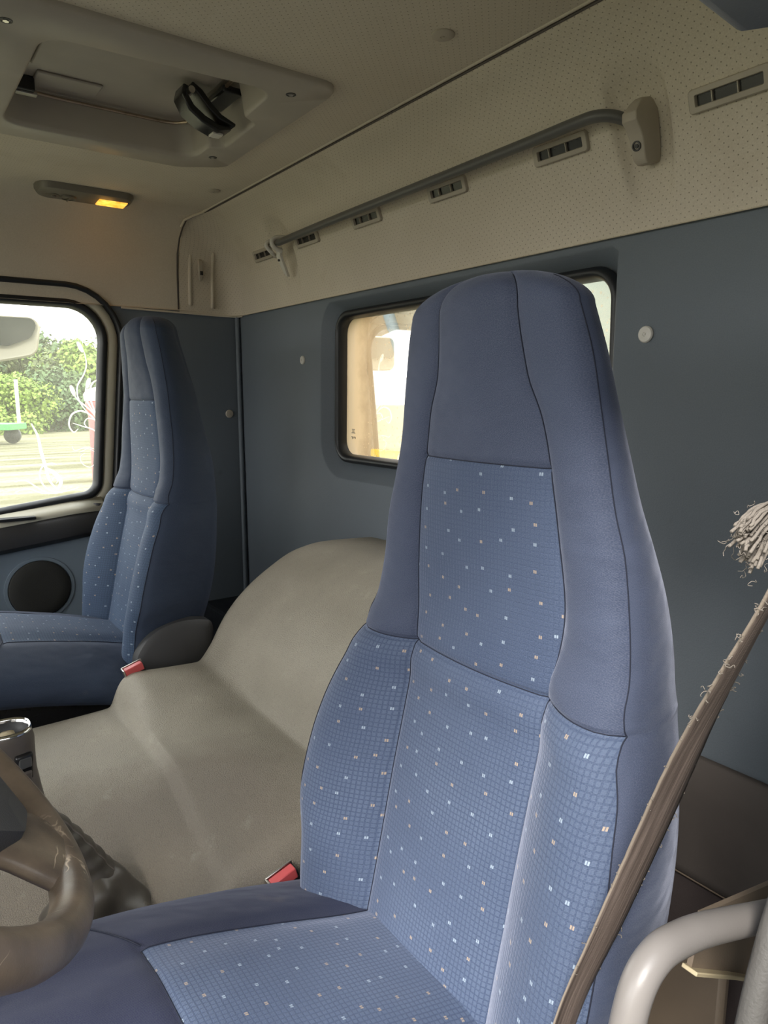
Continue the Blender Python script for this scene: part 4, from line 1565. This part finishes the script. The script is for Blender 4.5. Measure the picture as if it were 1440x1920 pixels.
for dg, a, b in ((-87, 0.034, 0.052), (-5, 0.018, 0.030), (185, 0.018, 0.030), (93, 0.018, 0.030)):
    spoke(dg, a, b)
hubp = round_poly([(-0.125, 0.055), (-0.115, -0.045), (-0.06, -0.09), (-0.01, -0.148), (0.035, -0.160), (0.095, -0.132), (0.125, -0.05), (0.125, 0.055), (0.06, 0.09), (-0.06, 0.09)], 0.025, 5)
H3 = lambda lp, h: [tuple(WC + ea * p[0] + eb * p[1] + en * h) for p in lp]
g = ring_strip([H3(hubp, -0.045), H3(hubp, -0.006), H3(offset_loop(hubp, -0.005), 0.009), H3(offset_loop(hubp, -0.026), 0.015)])
g.f.append(tuple(range(3 * len(hubp), 4 * len(hubp))))
g.mk('hub_pad', M['hub'], wheel, angle=50)
tube('steering_column', [tuple(WC - en * 0.04), tuple(WC - en * 0.22), (0.52, 0.46, 0.74)], [0.035, 0.045, 0.06], M['dark'], wheel, n=16)
# grey lower control ring under the hub
tube_geo([tuple(wp(0.105, a_, -0.055)) for a_ in range(0, 360, 12)], 0.016, 10, True).mk('column_collar', M['hub'], wheel)

# ================================================================== gear lever
GX, GY = 0.952, -0.105
gear = empty('gear_lever', (0.93, -0.16, 0.53), 'gear lever with hollow leather grip, side switch and dark gaiter beside the wheel', 'gear lever')


def oval_stack(levels, n=24):
    """levels: (cx, cy, z, rx, ry)"""
    g = Geo()
    V = []
    for cx, cy, z, rx, ry in levels:
        for k in range(n):
            q = 2 * PI * k / n
            c_, s_ = math.cos(q), math.sin(q)
            V.append((cx + rx * abs(c_) ** 0.85 * (1 if c_ > 0 else -1), cy + ry * abs(s_) ** 0.85 * (1 if s_ > 0 else -1), z))
    g.add(V, grid_faces(len(levels), n, True))
    return g


tx, ty = 0.945, -0.098
grip = oval_stack([(0.945, -0.098, 0.781, 0.024, 0.026), (tx, ty, 0.789, 0.026, 0.029), (tx, ty, 0.786, 0.0275, 0.031), (tx, ty - 0.001, 0.776, 0.028, 0.0325), (0.945, -0.100, 0.760, 0.0265, 0.031), (0.943, -0.104, 0.735, 0.024, 0.027), (0.940, -0.110, 0.710, 0.022, 0.024), (0.936, -0.116, 0.685, 0.0205, 0.0215), (0.934, -0.120, 0.672, 0.019, 0.020)])
gr = grip.mk('grip', M['knob'], gear)
oval_stack([(tx, ty, 0.779, 0.0235, 0.026), (tx, ty, 0.7905, 0.0245, 0.0275), (tx, ty, 0.793, 0.0265, 0.030), (tx, ty, 0.788, 0.0278, 0.0315)]).mk('chrome_collar', M['chrome'], gr)
o = oval_stack([(tx, ty, 0.788, 0.0240, 0.0270), (tx, ty, 0.776, 0.022, 0.025), (tx, ty, 0.768, 0.0005, 0.0005)])
o.mk('open_top', M['dark'], gr)
o = oval_stack([(tx + 0.004, ty - 0.004, 0.779, 0.008, 0.009), (tx + 0.004, ty - 0.004, 0.783, 0.007, 0.008), (tx + 0.004, ty - 0.004, 0.7835, 0.0004, 0.0004)])
o.mk('inner_stud', M['bracket'], gr)
# switch on the grip, facing the driver
smt = Matrix.Translation((0.9200, -0.114, 0.745)) @ Matrix.Rotation(math.radians(12), 4, 'Z') @ Matrix.Rotation(math.radians(-12), 4, 'Y')
swf = Geo().box((-0.003, -0.0105, -0.019), (0.006, 0.0105, 0.019), smt).mk('switch_frame', M['black'], gr, bevel=0.003)
Geo().box((-0.006, -0.0080, 0.001), (0.003, 0.0080, 0.0165), smt @ Matrix.Rotation(math.radians(10), 4, 'Y')).mk('switch_rocker', M['railgrey'], gr, bevel=0.002)
Geo().box((-0.0055, -0.0080, -0.0165), (0.003, 0.0080, -0.004), smt).mk('switch_rocker', M['knob'], gr, bevel=0.002)
# gaiter sleeve, then wrinkled boot
levels = []
for i in range(26):
    t = i / 25
    z = 0.676 - 0.100 * t
    r = 0.018 + 0.016 * t + 0.0012 * math.sin(t * 34)
    levels.append((0.934 - 0.016 * t, -0.121 - 0.055 * t ** 0.8, z, r, r * 1.05))
sl = oval_stack(levels).mk('gaiter_sleeve', M['gaiter'], gear)
tube('stitching', [(l[0] - l[3] * 0.55, l[1] - l[4] * 0.85, l[2]) for l in levels], 0.0016, M['knob'], sl, n=6)
g = Geo()
V = []
nn_ = 48
rn = random.Random(3)
ph = [rn.uniform(0, 6.28) for _ in range(4)]
for i in range(16):
    t = i / 15
    z = 0.592 - 0.082 * t - 0.015 * math.sin(PI * t)
    for k in range(nn_):
        q = 2 * PI * k / nn_
        r = 0.012 + 0.024 * sstep(0, 0.16, t) + 0.034 * t ** 0.8 + (0.007 * math.sin(4 * q + ph[0] + 3 * t) + 0.004 * math.sin(7 * q + ph[1] - 5 * t) + 0.005 * math.sin(2 * q + 9 * t)) * (0.3 + t)
        V.append((0.918 - 0.016 * t + r * math.cos(q), -0.176 - 0.012 * t + r * 1.0 * math.sin(q), z + 0.006 * math.sin(3 * q + ph[2]) * t))
g.add(V, grid_faces(16, nn_, True))
g.mk('gaiter_boot', M['gaiter'], gear, sub=1)

# ================================================================== seat belt of the near seat
belt = empty('seat_belt', (0.30, -0.39, 0.74), 'worn brown seat belt strap with frayed edges crossing the near seat side', 'seat belt')
ctr = catmull([(0.105, -0.305, 1.26), (0.132, -0.335, 1.18), (0.158, -0.352, 1.115), (0.185, -0.368, 1.060), (0.220, -0.392, 0.988), (0.255, -0.409, 0.896), (0.280, -0.405, 0.810), (0.298, -0.392, 0.738), (0.31, -0.385, 0.66), (0.315, -0.38, 0.56)], 12)
wd = []
V, UV = [], []
L = 0
nw = 9
rb = random.Random(5)
for i, p in enumerate(ctr):
    t = i / (len(ctr) - 1)
    tan = (ctr[min(i + 1, len(ctr) - 1)] - ctr[max(i - 1, 0)]).normalized()
    tw = math.radians(12 * (1 - sstep(0.10, 0.55, t)) + 2)
    base = Vector((0, 1, 0))
    base = (Matrix.Rotation(tw, 3, 'Z') @ base)
    wdir = (base - tan * tan.dot(base)).normalized()
    nrm = tan.cross(wdir)
    if i: L += (p - ctr[i - 1]).length
    W = 0.041
    for k in range(nw):
        s = k / (nw - 1)
        off = (s - 0.5) * W + rb.uniform(-0.0004, 0.0004) * (1 if k in (0, nw - 1) else 0)
        cur = 0.0022 * math.sin(s * PI * 2 + 3 * t) + 0.002 * math.sin(9 * t + s * 2)
        V.append(p + wdir * off + nrm * cur)
        UV.append((s * W, L))
mk('webbing', V, grid_faces(len(ctr), nw), M['belt'], belt, uvs=UV, solid=0.0012)
# frayed threads along the edges
g = Geo()
for i in range(10, len(ctr) - 14):
    for side in (0, nw - 1):
        dens = 0.75 if side == 0 else 0.5
        if rb.random() < dens:
            p = Vector(V[i * nw + side])
            P = [p]
            for _ in range(4):
                P.append(P[-1] + Vector((rb.uniform(-1, 1), rb.uniform(-1, 1), rb.uniform(-1, 1))) * 0.0014)
            tube_geo(catmull(P, 3), 0.00030, 4, g=g)
cl = [i for i in range(len(ctr)) if 22 < i < 46]
for c in range(2):
    side = (0, nw - 1)[c]
    for i in cl[c * 3::4]:
        p = Vector(V[i * nw + side])
        for _ in range(5):
            P = [p]
            for _k in range(4):
                P.append(P[-1] + Vector((rb.uniform(-1, 1), rb.uniform(-1, 1), rb.uniform(-1, 1))) * 0.0016)
            tube_geo(catmull(P, 3), 0.00024, 4, g=g)
fr = g.mk('frayed_thread', M['wool'], belt)
fr['kind'] = 'stuff'

# woollen tassel beside the belt
g = Geo()
root = Vector((0.158, -0.352, 1.150))
for i in range(60):
    a = i / 59
    tip = Vector((0.158, -0.303, 1.137)) if i % 2 == 0 else Vector((0.158, -0.316, 1.126))
    sp_ = Vector((rb.gauss(0, 1), rb.gauss(0, 1), rb.gauss(0, 1))) * 0.0026
    mid = (root + tip) / 2 + Vector((0, 0.002, 0.003)) + sp_ * 1.0
    P = catmull([root + sp_ * 0.5, mid, tip + sp_ * 1.2 + (root - tip) * rb.uniform(0, 0.15)], 6)
    P = [p + Vector((rb.uniform(-1, 1), rb.uniform(-1, 1), rb.uniform(-1, 1))) * 0.0004 for p in P]
    tube_geo(P, 0.00085, 5, g=g)
for i in range(90):
    tip = Vector((0.158, -0.303, 1.137)) if i % 2 == 0 else Vector((0.158, -0.316, 1.126))
    p = root + (tip - root) * rb.uniform(0.3, 1.02) + Vector((rb.gauss(0, 1), rb.gauss(0, 1), rb.gauss(0, 1))) * 0.004
    P = [p]
    for _k in range(4):
        P.append(P[-1] + Vector((rb.uniform(-1, 1), rb.uniform(-1, 1), rb.uniform(-1, 1))) * 0.002)
    tube_geo(catmull(P, 3), 0.00018, 4, g=g)
tas = g.mk('wool_tassel', M['wool'])
tag(tas, 'fuzzy grey wool tassel hanging at the right edge above the belt', 'tassel')

# ================================================================== grab bar, bracket and trim by the near door
barp = [(0.2, -0.300, 0.70), (0.2, -0.302, 0.80), (0.2, -0.308, 0.842), (0.2, -0.318, 0.873), (0.2, -0.335, 0.885), (0.2, -0.359, 0.8835), (0.2, -0.391, 0.875), (0.2, -0.461, 0.850), (0.2, -0.56, 0.815)]
gb = empty('grab_bar', (0.2, -0.31, 0.5), 'thick bent silver-grey tube grab bar at the bottom right corner', 'grab bar')
tube('bar', [(0.2, -0.300, 0.22)] + barp, 0.0097, M['tube'], gb, n=20, smooth_n=8)
box('foot_plate', (0.17, -0.33, 0.19), (0.23, -0.27, 0.23), M['tube'], gb, bevel=0.003)
g = Geo()
V = []
for (x, y, z) in ((0.262, -0.455, 0.785), (0.262, -0.575, 0.715), (0.262, -0.600, 0.768)):
    V += [(x, y, z), (x - 0.04, y, z)]
g.add([(0.24, -0.445, 0.790), (0.24, -0.558, 0.722), (0.24, -0.60, 0.800), (0.24, -0.455, 0.83)], [(0, 1, 2, 3)])
pl_ = g.mk('mounting_bracket', M['tan'], None, solid=0.004, smooth=False)
tag(pl_, 'small cream-edged steel bracket under the silver grab bar', 'bracket')
sweep_strip([(0.238, -0.442, 0.791), (0.238, -0.500, 0.757), (0.238, -0.558, 0.721), (0.238, -0.574, 0.745), (0.238, -0.60, 0.800)], [0.006] * 5, [0.0016] * 5).mk('painted_edge', M['bracket'], pl_, bevel=0.0008)

# padded trim strip, bottom right
pad = tube('padded_trim_strip', [(0.172, -0.450, 0.975), (0.172, -0.430, 0.915), (0.172, -0.411, 0.875), (0.172, -0.397, 0.835), (0.172, -0.386, 0.78), (0.172, -0.380, 0.70)], 0.0085, M['strip'], n=14, smooth_n=6)
tag(pad, 'grained charcoal padded strip with stitched edge in the bottom right corner', 'trim strip')
P = catmull([(0.160, -0.447, 0.975), (0.160, -0.430, 0.915), (0.160, -0.413, 0.875), (0.160, -0.400, 0.835), (0.160, -0.391, 0.78)], 8)
g = Geo()
tube_geo(P, 0.0045, 8, g=g)
for i in range(len(P)):
    p = P[i]
    lathe_geo([(0.0012, 0), (0.001, 0.001), (0.0002, 0.0014)], p + Vector((-0.001, 0.004, 0.0)), (-0.3, 1, 0), 6, g=g)
g.mk('stitched_edge', M['knob'], pad)
# storage box panels behind the bar
bx = box('locker_panel', (0.330, -0.702, 0.0), (0.44, -0.685, 0.590), M['tan'], None, bevel=0.006)
tag(bx, 'scuffed tan upright panel behind the silver grab bar', 'panel')
#@@OUTSIDE
# ================================================================== outside
# unseen wall added on the driver's side to block sky light through the door
o = Geo().box((-2.9, -6.0, -1.25), (-2.6, 5.0, 3.1)).mk('wall_sky_blocker', plastic('dark_blocker_finish', (0.10, 0.09, 0.08), 0.8), smooth=False)
o['kind'] = 'structure'
def ground_mat():
    k = NT('gravel_yard')
    n1 = k.noise(0.9, detail=6, stretch=(1.6, 0.16, 1))
    c = k.mix(k.ramp(n1, 0.38, 0.62), (0.080, 0.076, 0.036), (0.24, 0.23, 0.15))
    c = k.mix(k.ramp(k.noise(9, detail=4), 0.4, 0.6, 0, 0.4), c, (0.07, 0.072, 0.03))
    k.put(k.b.inputs['Base Color'], c)
    k.b.inputs['Roughness'].default_value = 0.9
    k.b.inputs['Specular IOR Level'].default_value = 0.1
    return k.m


gr_ = Geo().box((-60, -60, -1.30), (140, 160, -1.25)).mk('ground', ground_mat(), smooth=False)
gr_['kind'] = 'structure'


def leaf_mat(name, c1, c2):
    k = NT(name)
    c = k.mix(k.ramp(k.noise(0.8, detail=4), 0.3, 0.7), c1, c2)
    k.put(k.b.inputs['Base Color'], c)
    k.b.inputs['Roughness'].default_value = 0.7
    k.b.inputs['Subsurface Weight'].default_value = 0.0
    return k.m


LM = [leaf_mat('fresh_leaves', (0.12, 0.20, 0.028), (0.20, 0.29, 0.045)), leaf_mat('dark_leaves', (0.045, 0.090, 0.032), (0.085, 0.14, 0.045)), leaf_mat('olive_leaves', (0.055, 0.080, 0.022), (0.10, 0.125, 0.04))]
BARK = plastic('bark', (0.09, 0.07, 0.05), 0.9, grain=40, gstr=0.6)


def tree(x, y, h, w, mi, label, seed):
    r = random.Random(seed)
    z0 = -1.25
    e = empty('tree', (x, y, z0), label, 'tree', 'trees across the yard')
    tube('trunk', [(x, y, z0), (x + 0.2, y, z0 + h * 0.25), (x, y + 0.1, z0 + h * 0.6)], [0.03 * h, 0.022 * h, 0.008 * h], BARK, e, n=8)
    g = Geo()
    blobs = []
    for i in range(15):
        a = r.uniform(0, 2 * PI)
        q = r.uniform(0, 1) ** 0.5
        zz = r.uniform(0.12, 0.86)
        rad = w * 0.5 * math.sin(PI * min(1, zz * 0.8 + 0.18)) * q
        blobs.append((Vector((x + rad * math.cos(a), y + rad * math.sin(a), z0 + h * zz)), w * r.uniform(0.16, 0.27)))
    V, F = [], []
    for c, br in blobs:
        for i in range(620):
            d = Vector((r.gauss(0, 1), r.gauss(0, 1), r.gauss(0, 1))).normalized()
            p = c + d * br * r.uniform(0.55, 1.08)
            s = w * r.uniform(0.009, 0.020)
            t1 = Vector((r.gauss(0, 1), r.gauss(0, 1), r.gauss(0, 1))).normalized()
            t2 = t1.cross(d).normalized() if t1.cross(d).length > 1e-3 else Vector((1, 0, 0))
            k = len(V)
            V += [p + t1 * s * 1.5, p + t2 * s, p - t1 * s * 1.5, p - t2 * s]
            F.append((k, k + 1, k + 2, k + 3))
    g.add(V, F)
    g.mk('foliage', LM[mi], e, smooth=False)
    return e


# tree line about 60-70 m away past the passenger door
import math as _m


def far(px, dist):
    """a bearing from the cab, degrees off straight-across, to a ground place"""
    b = math.radians(px)
    return dist * math.cos(b), dist * math.sin(b)


def bearing(u):
    return math.degrees(math.atan((720 - u) / 1349.0)) - 35.7


tree_rows = [(-70, 55, 7.5, 8, 1, 'dark tree hidden partly behind the door mirror'),
             (5, 62, 8.2, 9, 2, 'tall olive-green tree standing behind the bushes left of the swirls'),
             (48, 66, 9.8, 10, 1, 'tallest dark tree, showing between mirror and swirl film'),
             (98, 63, 9.0, 10, 2, 'olive tree in the middle of the tree line'),
             (150, 60, 7.6, 9, 0, 'bright yellow-green tree behind the top of the swirl film'),
             (195, 62, 6.8, 8.5, 0, 'bright yellow-green tree at the right edge of the door window'),
             (20, 52, 4.2, 6.5, 0, 'low fresh green bush tree behind the green trailer'),
             (110, 56, 4.4, 8, 1, 'low dark bush at the foot of the tree line')]
for i, (u, d, h, w, mi, lb) in enumerate(tree_rows):
    h, w = h * 0.80, w * 0.82
    x, y = far(bearing(u), d)
    tree(x, y, h, w, mi, lb, 20 + i)

# green flatbed trailer with white stakes
tx, ty = far(bearing(2), 40)
trl = empty('flatbed_trailer', (tx, ty, -1.25), 'small green flatbed trailer with white upright stakes in the yard', 'trailer')
GREEN = plastic('green_paint', (0.05, 0.35, 0.07), 0.4, gstr=0)
dirx = Vector((0.55, 0.83, 0))
def tbox(name, a0, a1, b0, b1, z0, z1, mat, par):
    R_ = Matrix.Translation((tx, ty, -1.25)) @ Matrix.Rotation(math.radians(56.0), 4, 'Z')
    return Geo().box((a0, b0, z0), (a1, b1, z1), R_).mk(name, mat, par, bevel=0.02)
tbox('bed', -0.7, 3.5, -0.9, 0.9, 0.75, 1.05, GREEN, trl)
for a in (-0.45, 2.1):
    tbox('stake', a, a + 0.16, -0.88, -0.78, 1.0, 3.2, M['white'], trl)
for a in (0.0, 1.4):
    R_ = Matrix.Translation((tx, ty, -1.25)) @ Matrix.Rotation(math.radians(56.0), 4, 'Z')
    wl = lathe_geo([(0.40, -0.1), (0.42, 0.0), (0.40, 0.12), (0.2, 0.13)], R_ @ Vector((a, -0.8, 0.42)), R_.to_3x3() @ Vector((0, -1, 0)), 20).mk('wheel', M['rubber'], trl)
    lathe_geo([(0.18, 0.125), (0.16, 0.15), (0.01, 0.15)], R_ @ Vector((a, -0.8, 0.42)), R_.to_3x3() @ Vector((0, -1, 0)), 16).mk('wheel_rim', M['white'], wl)

# red drum with pale top
rx, ry = far(bearing(184), 22)
dr = empty('drum', (rx, ry, -1.25), 'red drum with a pale cover seen behind the swirl film', 'drum')
lathe_geo([(0.30, 0), (0.30, 1.9), (0.32, 1.92), (0.36, 2.2), (0.34, 2.3)], (rx, ry, -1.25), (0, 0, 1), 20).mk('barrel', M['red'], dr, angle=40)
lathe_geo([(0.38, 2.28), (0.40, 2.45), (0.3, 2.6), (0.05, 2.66)], (rx, ry, -1.25), (0, 0, 1), 20).mk('cover', M['white'], dr, angle=40)

# passenger door mirror outside
mir = empty('door_mirror', (2.45, -0.36, 1.30), 'cream-backed outside door mirror beyond the passenger window', 'mirror')
mloop = densify(round_poly([(-0.462, 1.438), (-0.18, 1.438), (-0.18, 1.30), (-0.33, 1.297), (-0.44, 1.320)], [0.035, 0.03, 0.03, 0.02, 0.04], 6), 0.03)
g = ring_strip([S3(offset_loop(mloop, -0.030), 2.515), S3(offset_loop(mloop, -0.012), 2.505), S3(mloop, 2.48), S3(mloop, 2.455), S3(offset_loop(mloop, -0.005), 2.448), S3([(a, b + 0.0) for a, b in offset_loop(mloop, -0.010)], 2.450)])
n = len(mloop)
g.f.append(tuple(range(0, n)))
g.f.append(tuple(range(5 * n, 6 * n)))
g.mk('shell', M['cream'], mir, angle=60)
gm = densify(round_poly([(-0.452, 1.430), (-0.19, 1.430), (-0.19, 1.350), (-0.36, 1.345), (-0.425, 1.372)], [0.02, 0.02, 0.02, 0.03, 0.03], 5), 0.03)
mg = NT('mirror_glass')
mg.b.inputs['Metallic'].default_value = 0.35
mg.b.inputs['Base Color'].default_value = (0.07, 0.08, 0.075, 1)
mg.b.inputs['Roughness'].default_value = 0.15
g = ring_strip([S3(gm, 2.449), S3(gm, 2.445)])
g.f.append(tuple(range(len(gm), 2 * len(gm))))
g.mk('mirror_glass', mg.m, mir, angle=40)
tube('arm', [(2.48, -0.30, 1.42), (2.42, -0.1, 1.50), (2.2, 0.3, 1.52), (2.13, 0.46, 1.50)], 0.012, M['dark'], mir, smooth_n=5)

# load body behind the rear window
def body_mat():
    k = NT('rust_streaked_cream_panel')
    n1 = k.noise(3.0, detail=6, stretch=(2.2, 1, 0.18))
    sep = k.n('ShaderNodeSeparateXYZ')
    k.link(k.tc.outputs['Object'], sep.inputs[0])
    side = k.ramp(sep.outputs[0], 1.9, 2.4, 0.0, 0.95)
    c = k.mix(k.ramp(n1, 0.40, 0.62), (0.40, 0.36, 0.25), (0.34, 0.25, 0.13))
    c = k.mix(side, k.mix(k.ramp(n1, 0.5, 0.7, 0, 0.35), (0.40, 0.37, 0.28), (0.34, 0.25, 0.13)), (0.32, 0.20, 0.09))
    k.put(k.b.inputs['Base Color'], c)
    k.b.inputs['Roughness'].default_value = 0.6
    return k.m


lb_ = empty('load_body', (1.5, -2.6, -0.6), 'cream rust-streaked metal load body behind the rear window', 'truck body')
BM_ = body_mat()
GRYP = plastic('grey_green_paint', (0.19, 0.23, 0.20), 0.6, dirt=0.5)
RUSTP = plastic('rusty_cream_paint', (0.36, 0.25, 0.13), 0.6, dirt=0.8, dirtcol=(0.22, 0.11, 0.04))
Geo().box((2.45, -2.7, -0.6), (3.80, -2.6, 2.3)).mk('front_panel', BM_, lb_, bevel=0.01)
Geo().box((0.2, -2.7, -0.6), (2.45, -2.6, 2.3)).mk('grey_panel', GRYP, lb_, bevel=0.01)
Geo().box((3.80, -2.66, -0.6), (5.2, -2.45, 2.9)).mk('corner_post', RUSTP, lb_, bevel=0.02)
YEL = plastic('yellow_paint', (0.75, 0.52, 0.02), 0.5, gstr=0)
for a in (3.30, 3.45, 3.60):
    Geo().box((a, -2.60, 0.74), (a + 0.11, -2.56, 0.86)).mk('yellow_block', YEL, lb_, bevel=0.005)
BLU = plastic('pale_blue_paint', (0.16, 0.24, 0.28), 0.5, gstr=0)
g = tube_geo([(3.62, -2.52, 1.95), (3.40, -2.52, 1.55), (3.15, -2.52, 1.0)], 0.035, 10)
g.mk('diagonal_brace', BLU, lb_)
